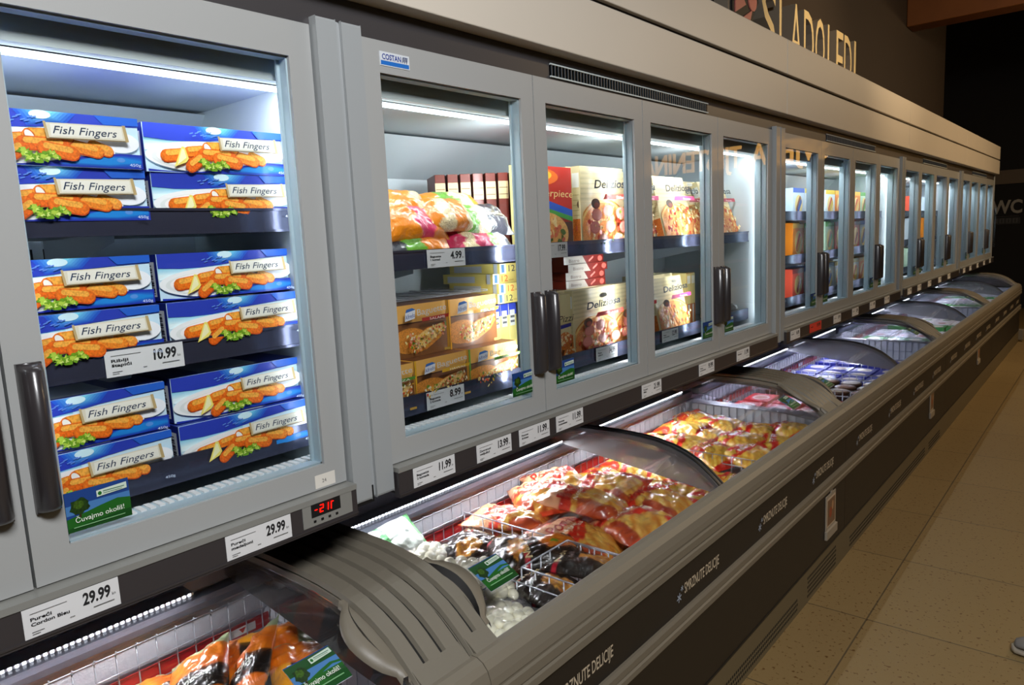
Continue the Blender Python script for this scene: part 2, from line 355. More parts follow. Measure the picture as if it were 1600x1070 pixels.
def eco_art(w, h):
    a = Art(); a.rect(0, 0, w, h, (.10, .24, .50)); a.rect(0, h*.42, w, h*.66, (.26, .46, .68))
    a.poly([(0, 0), (w, 0), (w, h*.50), (w*.8, h*.56), (w*.55, h*.50), (w*.3, h*.42), (0, h*.34)], (.10, .36, .10))
    a.poly([(0, 0), (w, 0), (w, h*.22), (w*.5, h*.16), (0, h*.1)], (.05, .27, .08))
    random.seed(3); a.rect(w*.19, h*.33, w*.22, h*.5, (.2, .13, .06)); a.ell(w*.21, h*.62, w*.145, h*.2, (.10, .22, .06), .3, 18, jag=.18); a.ell(w*.19, h*.66, w*.08, h*.1, (.22, .36, .08), .3, 14, jag=.2)
    a.poly([(w*.48, h*.72), (w*.96, h*.76), (w*.96, h*.92), (w*.48, h*.88)], (.78, .84, .78)); a.ell(w*.53, h*.8, w*.03, h*.05, (.1, .4, .12))
    a.rect(w*.58, h*.82, w*.92, h*.845, (.35, .5, .4)); a.rect(w*.58, h*.775, w*.88, h*.79, (.35, .5, .4))
    a.text('Čuvajmo okoliš!', w*.12, h*.22, h*.13, (.92, .95, .9), width=w*.76, rot=.02)
    a.rect(w*.08, h*.10, w*.88, h*.125, (.45, .65, .45))
    return a
def door_gap_light(c, y, Y0, power):
    m = MB(); m.box(-.066, -.040, y-.011, y+.011, 1.13, 1.95, 0)
    for s in (-1, 1): m.box(-.074, -.066, y+s*.010-.001, y+s*.010+.001, 1.13, 1.95, 0)
    m.build('mullion', M['reveal'], c)
    l = bpy.data.lights.new('door_lamp', 'AREA'); l.shape = 'RECTANGLE'; l.size = .016; l.size_y = .74; l.energy = power; l.color = (.90, .96, 1.0)
    o = bpy.data.objects.new('door_lamp', l); COL.objects.link(o); o.matrix_world = Matrix(((0, 0, 1, -.0665), (1, 0, 0, Y0+y), (0, 1, 0, 1.53), (0, 0, 0, 1)))
SHELVES = {0: (1.676, 1.427), 1: (1.572,), 2: (1.665, 1.430), 3: (1.665, 1.430), 4: (1.665, 1.430)}
def upper_cabinet(n, doors, handles, stickers):
    k = n+1; Y0 = n*L
    c = empty('glass_door_freezer', (0, Y0, 0), ORD[k]+' upright glass door freezer in the row above the chests' if n > -1 else 'nearest upright glass door freezer, stocked with blue fish finger boxes', 'freezer', 'upright freezers in the row')
    y0 = doors[0]*DW; y1 = 4*DW
    b = MB(); xb = -.56
    b.box(xb-.05, xb, y0, y1, 1.02, 2.0, 0)
    b.box(xb, -.09, y0, y1, 1.925, 1.95, 0)                   # ceiling of the inside
    b.add([(xb, y0, 1.80), (xb, y1, 1.80), (-.44, y1, 1.918), (-.44, y0, 1.918)], [(0, 1, 2, 3)], 0)
    b.box(xb, -.10, y0, y1, 1.085, 1.10, 0)
    b.build('liner', M['inner'], c)
    MB().box(xb, -.035, y1-.004, y1+.02, 1.05, 2.0).build('side_wall', M['inner'], c); MB().box(xb, -.035, y0-.002, y0+.003, 1.05, 2.0).build('side_wall', M['inner'], c)
    MB().box(-.60, -.052, y0, y1+.02, 2.0, 2.095).box(-.10, -.060, y0, y1, 1.925, 2.0).build('top_box', M['steel'], c)
    # back wall uprights with slots
    for q in [doors[0]+i for i in range(len(doors))]:
        u = MB()
        for dy in (.22, .245):
            u.box(xb, xb+.004, q*DW+dy, q*DW+dy+.004, 1.12, 1.78, 0)
            for z in range(14): u.box(xb+.004, xb+.006, q*DW+dy, q*DW+dy+.004, 1.14+z*.045, 1.165+z*.045, 1)
        u.build('slotted_upright', [M['inner'], M['hole']], c)
    # sill with slotted grille
    s = MB(); s.box(-.115, -.035, y0, y1, 1.100, 1.128, 0); s.build('sill', M['reveal'], c)
    g = MB(); yy = y0+.01
    while yy < y1-.012: g.box(-.108, -.076, yy, yy+.010, 1.128, 1.131, 0); yy += .017
    g.build('air_grille', M['white'], c)
    # horizontal light tube
    tu = MB(); tu.box(-.107, -.100, y0+.01, y1-.01, 1.914, 1.9215); tu.build('light_tube', M['ledtop'], c); strip_light('ceiling_tube_lamp', -.1035, 1.9125, Y0+y0+.01, Y0+y1-.01, -.35, -.94, .008, TUBE_W*(y1-y0), (.92, .97, 1.0))
    for q in doors[1:]: door_gap_light(c, q*DW, Y0, LED_W)
    for q in (doors[0], 4): door_gap_light(c, q*DW+(.014 if q == doors[0] else -.0165), Y0, LED_W*.13)
    for z in SHELVES[k]:
        sh = MB(); sh.box(-.50, -.118, y0+.004, y1-.006, z-.045, z-.037, 0); sh.box(-.50, -.49, y0+.004, y1-.006, z-.045, z-.01, 0)
        for q in doors: sh.add([(-.50, q*DW+.23, z-.045), (-.50, q*DW+.23, z-.12), (-.47, q*DW+.23, z-.12), (-.13, q*DW+.23, z-.06), (-.13, q*DW+.23, z-.045)], [(0, 1, 2, 3, 4)], 0)
        so = sh.build('shelf', M['shelf'], c)
        MB().box(-.122, -.114, y0+.004, y1-.006, z-.049, z, 0).box(-.113, -.110, y0+.004, y1-.006, z-.049, z-.044, 0).box(-.113, -.110, y0+.004, y1-.006, z-.005, z, 0).build('shelf_lip', M['lip'], so)
    MB().box(-.50, -.118, y0+.004, y1-.006, 1.152, 1.160).build('deck', M['shelf'], c)
    MB().box(-.122, -.114, y0+.004, y1-.006, 1.150, 1.202).build('deck_lip', M['lip'], c)
    for i, q in enumerate(doors):
        door_mesh(c, q*DW, handles[q], stickers[q], i)
    # the grey post between two cabinets
    if n < 3:
        p = MB(); a = y1+.002
        p.prism([(-.02, 1.03), (.018, 1.03), (.018, 2.045), (-.02, 2.045)], a, a+.048); p.prism([(-.02, 1.03), (.010, 1.03), (.010, 2.045), (-.02, 2.045)], a+.048, a+.062)
        p.prism([(-.02, 1.03), (.018, 1.03), (.018, 2.045), (-.02, 2.045)], a+.062, a+.112)
        p.build('post', M['post'], c, bevel=.006)
    else:
        MB().box(-.60, .005, y1+.002, y1+.03, 1.0, 2.10).build('end_panel', M['post'], c, bevel=.004)
    # price rail
    r = MB(); ra, rb = y0-(.0 if n > -1 else .0), y1+.0
    r.box(-.03, .031, ra, rb, 1.072, 1.0835, 0); r.box(.012, .0285, ra, rb, 1.013, 1.073, 1); r.box(.0285, .031, ra, rb, 1.018, 1.022, 1)
    r.build('price_rail', [M['rail'], M['railstrip']], c)
    MB().box(-.60, .012, y0, y1+PW*.5, 1.022, 1.06).build('base', M['gasket'], c)
    # vent grille in the header
    if n > -1:
        vy0, vy1 = .68, 1.70; v = MB()
        v.prism([(-.004, 2.036), (-.004, 2.078), (-.010, 2.084), (-.03, 2.084), (-.03, 2.036)], vy0, vy1, 1)
        for i in range(int((vy1-vy0)/.016)):
            yy = vy0+.006+i*.016; v.box(-.003, .0005, yy, yy+.0035, 2.038, 2.072, 0)
        v.box(-.003, .0015, vy0, vy1, 2.070, 2.074, 2); v.box(-.003, .002, vy0, vy1, 2.036, 2.040, 2)
        v.build('vent_grille', [M['slat'], M['hole'], M['steel']], c)
    h = MB(); hb = y1+PW
    h.box(-.05, -.004, y0, hb, 2.03, 2.097); h.build('header_panel', M['darkhead'], c)
    return c
HN = {0: 1, 1: -1, 2: 1, 3: -1}
cab = {}
cab[-1] = upper_cabinet(-1, [2, 3], {2: 1, 3: -1}, {2: 0, 3: -1})
for n in range(4): cab[n] = upper_cabinet(n, [0, 1, 2, 3], HN, {0: 1, 1: -1, 2: 1, 3: -1})
# temperature display and number sticker under the near cabinet, maker's plate on the next one
c = cab[-1]; y = L-.255
d = MB(); d.box(.012, .030, y, y+.122, 1.026, 1.080, 0); d.box(.030, .0306, y+.020, y+.092, 1.044, 1.073, 1)
for i in range(4): d.box(.030, .0312, y+.024+i*.018, y+.030+i*.018, 1.033, 1.038, 1)
dd = d.build('temperature_display', [M['rail'], M['gasket']], c, bevel=.002)
a = Art()
def seg(x, z, on, w=.007, h=.014):
    for k, p in dict(a=(0, h, w, h), g=(0, h/2, w, h/2), d=(0, 0, w, 0), f=(0, h/2, 0, h), e=(0, 0, 0, h/2), b=(w, h/2, w, h), c=(w, 0, w, h/2)).items():
        if k in on: a.cap(x+p[0]+p[1]*.12, z+p[1], x+p[2]+p[3]*.12, z+p[3], .0009, (1, 0, 0))
seg(.028, .022, 'g', .005); seg(.040, .022, 'abged'); seg(.052, .022, 'bc'); seg(.066, .022, 'afe', .005)
mm = MB().art(a, plane_fn((.0308, y, 1.03), (0, 1, 0), (0, 0, 1))); mm.build('digits', M['redled'], dd)
a = Art(); a.text('24', .017, .010, .008, (.25, .25, .25)); MB().box(0., .0006, L-.20, L-.150, ZB+.004, ZB+.032, 0, s2l((.86, .84, .8))).art(a, plane_fn((.0006, L-.20, ZB+.004), (0, 1, 0), (0, 0, 1))).build('number_sticker', M['flat'], c)
a = Art(); a.rect(.002, .002, .084, .011, (.12, .42, .75)); a.text('COSTAN', .006, .014, .012, (.1, .2, .55), width=.055, bold=.02)
for k in range(3): a.cap(.064+.006*k, .013, .070+.004*k, .026, .0007, (.3, .35, .5)); a.cap(.064, .016+.004*k, .079, .018+.003*k, .0006, (.3, .35, .5))
MB().box(0., .0015, .056, .142, ZT-.052, ZT-.022, 0, s2l((.82, .84, .86))).art(a, plane_fn((.0015, .056, ZT-.052), (0, 1, 0), (0, 0, 1))).build('maker_plate', M['card'], cab[0])

# ------------------------------------------------------------------ fascia above the doors
for n in range(-1, 4):
    y0 = n*L-PW/2+.001 if n > -1 else -1.55; y1 = (n+1)*L-PW/2-.001 if n < 3 else 4*L-PW+.03
    f = empty('fascia', (0, y0, 0), ORD[n+1]+' length of cream fascia boards above the glass doors', 'fascia', 'fascia lengths over the row')
    w = y1-y0
    MB().box(-.03, .046, 0, w, 2.098, 2.262).build('lower_board', M['fascia'], f, bevel=.003)
    MB().box(-.02, .030, 0, w, 2.262, 2.276).build('groove', M['groove'], f)
    MB().box(-.01, .046, 0, w, 2.276, 2.43).build('upper_board', M['fascia'], f, bevel=.003)

# ------------------------------------------------------------------ chest freezers
def chest(n):
    k = n+1; Y0 = n*L-.05; y0 = 0. if n > -1 else L-1.35; y1 = L; mid = L/2-.005
    c = empty('chest_freezer', (0, Y0, 0), ORD[k]+' open top chest freezer with curved glass lids', 'freezer', 'chest freezers along the aisle')
    t = MB(); xb, xf, zf = -.47, .262, .36
    t.box(xb-.02, xb, y0, y1, zf, .985); t.box(xb, xf, y0, y1, zf-.02, zf); t.box(xf, xf+.012, y0, y1, zf-.02, .70)
    for ya in (y0, y1-.04): t.box(xb, xf, ya, ya+.04, zf, .69)
    t.build('tub', M['tub'], c)
    l = MB(); l.prism([(-.47, .77), (-.435, .77), (-.428, .80), (-.43, .985), (-.47, .985)], y0, y1); l.prism([(-.47, .715), (-.44, .715), (-.43, .735), (-.43, .75), (-.47, .75)], y0+.04, y1-.04)
    l.build('rear_ledge', M['ledge'], c)
    # lamp strips of small diodes
    for (a, b) in ((y0+.12, mid-.02), (mid+.10, y1-.26)):
        s = MB(); s.box(-.428, -.376, a, b, .7905, .7965, 0); q = a+.006
        near = n < 1; st = .0125 if near else .02
        while q < b-.006: s.box(-.376, -.3735, q, q+st*(.5 if near else .9), .7918, .7968, 1); q += st
        s.build('light_strip', [M['wire'], M['ledchest']], c)
        strip_light('chest_lamp', -.381, .7895, Y0+a, Y0+b, .43, -.90, .008, CHEST_W*(b-a), (.95, .96, 1.0) if n < 1 else (.74, .78, 1.0))
    # front: rounded top rail, dark bands, trims
    R = [(.262, .60), (.262, .715), (.268, .732), (.280, .741), (.296, .742), (.312, .735), (.324, .722), (.331, .702), (.334, .685), (.330, .681), (.330, .675), (.336, .672), (.336, .650), (.331, .646), (.331, .642), (.337, .639), (.337, .620), (.322, .614), (.29, .60)]
    MB().prism(R, y0, y1-.002, 0, sm=False).build('top_rail', M['beige'], c)
    MB().box(.27, .324, y0, y1-.003, .478, .616).build('upper_panel', M['band'], c)
    MB().prism([(.27, .412), (.331, .414), (.336, .422), (.336, .438), (.331, .443), (.331, .447), (.337, .452), (.337, .470), (.332, .479), (.27, .479)], y0, y1-.002).build('trim_rail', M['beige'], c)
    MB().box(.27, .324, y0, y1-.003, .155, .414).build('lower_panel', M['low'], c)
    kk = MB(); kk.box(.18, .322, y0, y1, .0, .150, 0); kk.box(.318, .326, y0, y1, .150, .158, 1)
    kk.build('kick_plate', [M['kick'], M['gasket']], c)
    v = MB()
    spans = ([(1.55, 2.4)] if n == -1 else [(.10, 1.85), (1.98, 2.38)]) if n < 2 else []
    for a, b in spans:
        v = MB(); q = a
        while q < b:
            for j in range(5 if (n == 0 and a > 1.9) or n == -1 else 3): v.box(.3218, .3228, q+(.006 if j % 2 else 0), q+.008+(.006 if j % 2 else 0), .022+j*.020, .032+j*.020)
            q += .016
        v.build('vent_perforation', M['hole'], c)
    # canopy: joint cover at the end y1, glass lids, middle arch
    def cover(ya, yb, name='joint_cover'):
        xs = resample(PROF, -.46, .285, 30); ridg = []; m = 3 if (yb-ya) > .1 else 2; wdt = (yb-ya)
        for j in range(m):
            a = ya+wdt*j/m; s = wdt/m
            ridg += [(a+.002, 0), (a+.006, .011), (a+s-.010, .013), (a+s-.007, .002)]
        ridg.append((yb, 0)); nx = len(xs); vs = []; fs = []
        for yy, dz in ridg: vs += [(x, yy, z+.016+dz*min(1., (i+1)/3)) for i, (x, z) in enumerate(xs)]
        for j in range(len(ridg)-1):
            for i in range(nx-1): fs.append((j*nx+i, j*nx+i+1, (j+1)*nx+i+1, (j+1)*nx+i))
        cm = MB(); cm.add(vs, [f for q, f in enumerate(fs) if (q//(nx-1)) % 4 != 3], 0, sm=False); cm.add(vs, [f for q, f in enumerate(fs) if (q//(nx-1)) % 4 == 3], 1)
        cm.sheet([(x, z+.012) for x, z in xs], ya, yb, .03, 0)
        # squared foot that meets the rail
        cm.prism([(.245, .70), (.25, .765), (.285, .742), (.30, .715), (.30, .69)], ya+.008, yb-.008)
        cm.build(name, [M['ridge'], M['capdark']], c)
    cover(y1-.145, y1-.001)
    if n > -1: cover(y0+.001, y0+.085)
    if n == -1: pass
    def lid(ya, yb, glass_a, glass_b, arch_y, hside):
        g = MB(); g.sheet(resample(PROF, -.455, .283, 26, .002), ya, yb, .004)
        lo = g.build('glass_lid', M['lid'], c)
        return lo
    def arch(yc, w, parent, matn='side', dark=True):
        fr = MB(); fr.sheet(resample(PROF, -.46, .285, 30, .012), yc-w/2, yc+w/2, .016, 0)
        fr.sheet(resample(PROF, -.46, .285, 30, .0165), yc-.004, yc+.004, .004, 1)
        fr.build('arch_frame', [M['archm'], M['gasket']], parent)
    gaps = [(y0+.075 if n > -1 else y0, mid-.02), (mid+.02, y1-.15)]
    for i, (a, b) in enumerate(gaps):
        lo = lid(a, b, a, b, mid, 1)
        if i == 0 or n >= 0: arch(mid-.012+.024*i, .022, lo)
        # grip at the joint side, a bowed plate with a dark pocket
        if n >= 3 or (i == 0 and n == -1): continue
        hs = 1 if i == 0 else -1; base = a if i == 0 else b
        xs = [(.065+.19*q/12) for q in range(13)]; vs = []; fs = []
        for q, x in enumerate(xs):
            z = prof_z(x)+.012; bow = .046*math.sin(PI*min(1, max(0, (q-1)/10)))**.7 if 1 <= q <= 11 else 0
            for yy, dz in ((base-hs*.02, .002), (base+hs*(bow*.35), .004), (base+hs*(bow*.62), .018), (base+hs*(bow+.012), .020), (base+hs*(bow+.016), .004)): vs.append((x, yy, z+dz))
        for q in range(12):
            for j in range(4): fs.append((q*5+j, q*5+j+1, q*5+j+6, q*5+j+5))
        hm = MB(); hm.add(vs, [f for z, f in enumerate(fs) if z % 4 != 1], 0, sm=True); hm.add(vs, [f for z, f in enumerate(fs) if z % 4 == 1], 1, sm=True); hm.build('lid_handle', [M['beige'], M['capdark']], lo)
        # landscape sticker on the sloping glass
        sx, w, h = .12, .10, .085; art = eco_art(w, h)
        sy = base+hs*.085-(0 if hs > 0 else w)
        def fn(x, yv, dd, sy=sy, sx=sx):
            xx = sx+.075-yv*.85; return (xx, sy+x, prof_z(xx)+.0065+dd)
        gm = MB(); ys = [0, h*.25, h*.5, h*.75, h]
        gm.add([fn(x, yv, 0) for yv in ys for x in (0, w)], [(2*q, 2*q+1, 2*q+3, 2*q+2) for q in range(4)], 0, s2l((.08, .28, .1)))
        gm.add([fn(x, yv, -.001) for yv in ys for x in (0, w)], [(2*q, 2*q+2, 2*q+3, 2*q+1) for q in range(4)], 0, s2l((.9, .9, .9)))
        gm.art(art, fn); e = gm.build('eco_sticker', M['card'], lo); e['label'] = 'small landscape sticker with tree and green hill'
    # vertical side panels of the arch
    def panel(yc, matn):
        top = resample(PROF, -.455, .28, 24, -.004); bot = [(-.455, .785), (.28, .692)]
        MB().prism(top+bot[::-1], yc-.003, yc+.003).build('side_panel', M[matn], c)
    panel(mid+.004, 'side'); panel(y1-.150, 'endp')
    # wire grid along the rear wall with its red strip
    w = MB(); xw = -.425; ya, yb = y0+.05, y1-.045; r = .0018 if n < 1 else .0022
    for z in (.705, .655, .60, .50): w.tube([(xw, ya, z), (xw, yb, z)], r)
    q = ya+.02
    while q < yb: w.tube([(xw-.006, q, .47), (xw-.006, q, .700), (xw-.003, q, .708), (xw+.006, q, .709)], r, 5); q += .045
    xe = y1-.05
    for z in (.690, .62): w.tube([(xw, xe, z), (.25, xe, z)], r)
    q = xw+.03
    while q < .25: w.tube([(q, xe+.004, .45), (q, xe+.004, .685), (q, xe-.006, .692)], r, 5); q += .042
    w.build('wire_lining', M['wire'], c)
    s = MB(); s.box(-.436, -.4325, ya, yb, .598, .634, 0); q = ya+.3
    while q < yb-.1:
        s.box(-.4325, -.432, q, q+.075, .605, .626, 1); s.add([(-.4318, q+.028, .622), (-.4318, q+.038, .608), (-.4318, q+.048, .622)], [(0, 1, 2)], 0); q += .42
    s.build('red_stack_line', [M['red'], M['white']], c)
    # wording on the upper panel
    for t0 in ((2.07,) if n == -1 else (.224, .86, 1.48, 2.07)):
        a = Art(); a.text('SMRZNUTE DELICIJE', t0, .044, .034, (.78, .72, .62), width=.24, bold=.012)
        for cx, cz, rr in ((t0-.035, .045, .013), (t0-.018, .068, .008)):
            for q in range(3): an = q*PI/3+.3; a.cap(cx-rr*math.cos(an), cz-rr*math.sin(an), cx+rr*math.cos(an), cz+rr*math.sin(an), rr*.16, (.62, .66, .72))
        wm = MB().art(a, plane_fn((.3242, 0, .478), (0, 1, 0), (0, 0, 1)))
        o = wm.build('panel_wording', M['flat'], c); o['label'] = 'cream lettering on the dark panel'
    return c
chests = {n: chest(n) for n in range(-1, 4)}
# ------------------------------------------------------------------ printed boxes
def card_box(D, Wd, H, art, top, side, front, side_art=None, top_art=None):
    """carton with its front on x=0 facing +x, y to the right, z up"""
    m = MB(); e = .0012
    m.box(-D, -e, 0, Wd, 0, H, 0, tuple(s2l(front)))
    m.c[0] = tuple(s2l(top))+(1.,); m.c[1] = tuple(s2l(top))+(1.,); m.c[2] = tuple(s2l(side))+(1.,); m.c[4] = tuple(s2l(side))+(1.,)
    m.add([(0-e, 0, 0), (0, e, e), (0, Wd-e, e), (0-e, Wd, 0), (0-e, Wd, H), (0, Wd-e, H-e), (0, e, H-e), (0-e, 0, H)], [(1, 2, 5, 6), (0, 3, 2, 1), (3, 4, 5, 2), (4, 7, 6, 5), (7, 0, 1, 6)], 0, tuple(s2l(front)))
    if art: m.art(art, plane_fn((.0001, 0, 0), (0, 1, 0), (0, 0, 1)))
    if side_art: m.art(side_art, plane_fn((-D, -.0001, 0), (1, 0, 0), (0, 0, 1)))
    if top_art: m.art(top_art, plane_fn((-D, 0, H+.0001), (1, 0, 0), (0, 1, 0)))
    return m
def clipx(p, lo, hi): return [(min(max(x, lo), hi), y) for x, y in p]
# --- fish fingers
FW, FH, FD = .292, .0895, .17
def fish_art():
    a = Art(); w, h = FW, FH; X = lambda u: u*w; Y = lambda v: (1-v)*h
    P = lambda L_: [(X(u), Y(v)) for u, v in L_]
    a.rect(0, 0, w, h, (.80, .91, .97))
    for q in range(6): a.poly(P([(.0+.0*q, .30+.03*q), (.45, .28+.03*q), (.45, .36+.03*q), (0, .36+.04*q)]), (.55+.07*q, .82+.03*q, .93+.01*q))
    a.poly(P([(0, 0), (1, 0), (1, .17), (.8, .19), (.6, .23), (.45, .29), (.3, .33), (.15, .335), (0, .30)]), (.16, .24, .70))
    for q in range(7): a.poly(P([(.34+.02*q, 0), (.66-.02*q, 0), (.60-.015*q, .20-.02*q), (.40+.012*q, .28-.03*q)]), (.12+.06*q, .34+.085*q, .78+.03*q))
    a.ell(X(.47), Y(.07), .016, .007, (.85, .97, 1)); a.poly(P([(.75, 0), (1, 0), (1, .15), (.8, .17)]), (.14, .38, .80))
    random.seed(11)
    for q in range(10): u = .3+.018*q; a.cap(X(u), Y(.17+.05*math.sin(q*1.7)), X(u+.02), Y(.15+.05*math.sin(q*1.7)), .0010, (.38, .55, .88))
    a.ell(X(.42), Y(.66), X(.43), h*.335, (.97, .98, .98), n=36)
    a.ell(X(.42), Y(.68), X(.39), h*.27, (.91, .93, .92), n=36); a.ell(X(.44), Y(.67), X(.38), h*.26, (.985, .985, .98), n=36)
    a.ell(X(.88), Y(.5), X(.11), h*.2, (.97, .98, 1), n=24)
    a.poly(P([(0, .95), (.08, .97), (.2, .99), (.35, .97), (.5, .90), (.62, .82), (.74, .75), (.87, .715), (1, .72), (1, 1), (0, 1)]), (.12, .20, .66))
    for q in range(6): a.poly(P([(.50+.02*q, .97-.01*q), (.64+.012*q, .85-.005*q), (.76, .78+.005*q), (.88, .745+.01*q), (.99, .75+.02*q), (.99, .97-.02*q), (.8, .99-.01*q)]), (.11, .25+.055*q, .70+.03*q))
    a.ell(X(.87), Y(.84), .007, .004, (.35, .58, .88))
    def finger(u0, v0, u1, v1, r, c=(.96, .55, .16), cut=False):
        r *= 1.12
        x0, y0, x1, y1 = X(u0), Y(v0), X(u1), Y(v1)
        a.cap(x0, y0-.0016, x1, y1-.0016, r, (.80, .30, .06), .6); a.cap(x0, y0, x1, y1, r*.93, c, .6)
        a.cap(x0+(x1-x0)*.08, y0+(y1-y0)*.08+r*.35, x0+(x1-x0)*.92, y0+(y1-y0)*.92+r*.35, r*.42, (.99, .70, .28), .65)
        if cut: a.ell(x0-.001, y0-.001, r*.62, r*.95, (.90, .45, .12), .4, rot=.5); a.ell(x0-.001, y0-.001, r*.45, r*.78, (.99, .97, .93), rot=.5)
    finger(.12, .66, .27, .60, .0105, (.94, .47, .10)); finger(.27, .56, .36, .52, .009, (.95, .50, .12))
    finger(.72, .58, .80, .68, .0085, (.97, .62, .25)); finger(.60, .60, .74, .70, .0095)
    finger(.40, .47, .58, .45, .0115, (.97, .60, .18), True); finger(.36, .60, .56, .62, .010, (.93, .42, .08))
    finger(.27, .87, .34, .70, .010, (.93, .42, .08)); finger(.46, .68, .60, .76, .0105, (.95, .46, .10))
    a.poly(P([(.155, .90), (.215, .47), (.235, .48), (.255, .72), (.235, .80)]), (.97, .90, .45)); a.poly(P([(.175, .86), (.215, .52), (.228, .53), (.24, .70)]), (.99, .97, .75))
    for cx, cy, r in ((.36, .78, .010), (.41, .86, .011), (.46, .86, .009), (.49, .78, .007), (.38, .88, .008), (.51, .85, .006)):
        r *= .8; a.ell(X(cx), Y(cy), r*1.2, r*.95, (.42, .62, .10), .8, 22, jag=.5); a.ell(X(cx)-.001, Y(cy)+.001, r*.8, r*.6, (.70, .82, .28), .8, 18, jag=.6); a.ell(X(cx)+r*.3, Y(cy)-r*.2, r*.4, r*.3, (.85, .92, .50), 1, 12, jag=.6)
    P2 = lambda L_: [(X(u-.045), Y(v)) for u, v in L_]
    a.poly(P2([(.515, .245), (.935, .215), (.955, .50), (.53, .52)]), (.55, .47, .33)); a.poly(P2([(.52, .235), (.94, .205), (.95, .48), (.525, .50)]), (.91, .88, .79))
    a.poly(P2([(.54, .255), (.92, .235), (.925, .45), (.54, .47)]), (.96, .945, .89)); a.poly(P2([(.925, .19), (.943, .19), (.957, .50), (.938, .51)]), (.76, .66, .46)); a.poly(P2([(.505, .215), (.518, .215), (.53, .52), (.516, .52)]), (.78, .68, .48))
    a.text('Fish Fingers', X(.505), Y(.425), .0130, (.16, .22, .32), width=X(.335), shear=.28)
    a.text('450g', X(.90), Y(.97), .0052, (.85, .9, 1), width=X(.065))
    return a
fa = fish_art(); sa = Art(); sa.rect(.02, .008, FD-.012, .075, (.90, .92, .95))
for q in range(14): sa.rect(FD-.030, .012+.0042*q, FD-.016, .0132+.0042*q+.0012*(q % 3), (.15, .15, .2))
ta = Art(); ta.rect(.02, .07, .15, .20, (.75, .80, .90)); ta.rect(FD-.030, .08, FD-.012, .19, (.85, .88, .92))
fish_mb = card_box(FD, FW, FH, fa, (.14, .22, .62), (.10, .16, .52), (.80, .91, .97), sa, ta)
fish0 = None
def put_copy(src, mb, name, mt, loc, rot, label, cat, group):
    if src is None: o = mb.build(name, mt)
    else: o = src.copy(); COL.objects.link(o)
    o.location = loc; o.rotation_euler = rot; tag(o, label, cat, group); return o
rows = [  # (front x, bottom z, row words)
    (-.130, 1.654, 'lower layer on the top shelf'), (-.130, 1.7445, 'upper layer on the top shelf'),
    (-.126, 1.408, 'lower layer on the middle shelf'), (-.148, 1.5015, 'upper layer on the middle shelf'),
    (-.126, 1.1665, 'lower layer on the bottom deck'), (-.148, 1.259, 'upper layer on the bottom deck')]
for i, (xf, zb, words) in enumerate(rows):
    for j, col in enumerate(('left', 'right')):
        y = (-.717, -.4085)[j]+(.002, -.003, .001)[i % 3]
        if i < 2: xx = xf+(.012 if j == 0 else -.002)
        else: xx = xf+(.004 if j == 0 else 0)
        fish0_ = put_copy(fish0, fish_mb, 'fish_finger_box', M['card'], (xx, y, zb), (0, 0, (.010, -.012, .006, -.006)[(i+j) % 4]),
                          'blue fish finger box, %s column, %s' % (col, words), 'food box', 'fish finger boxes in the near cabinet')
        fish0 = fish0 or fish0_
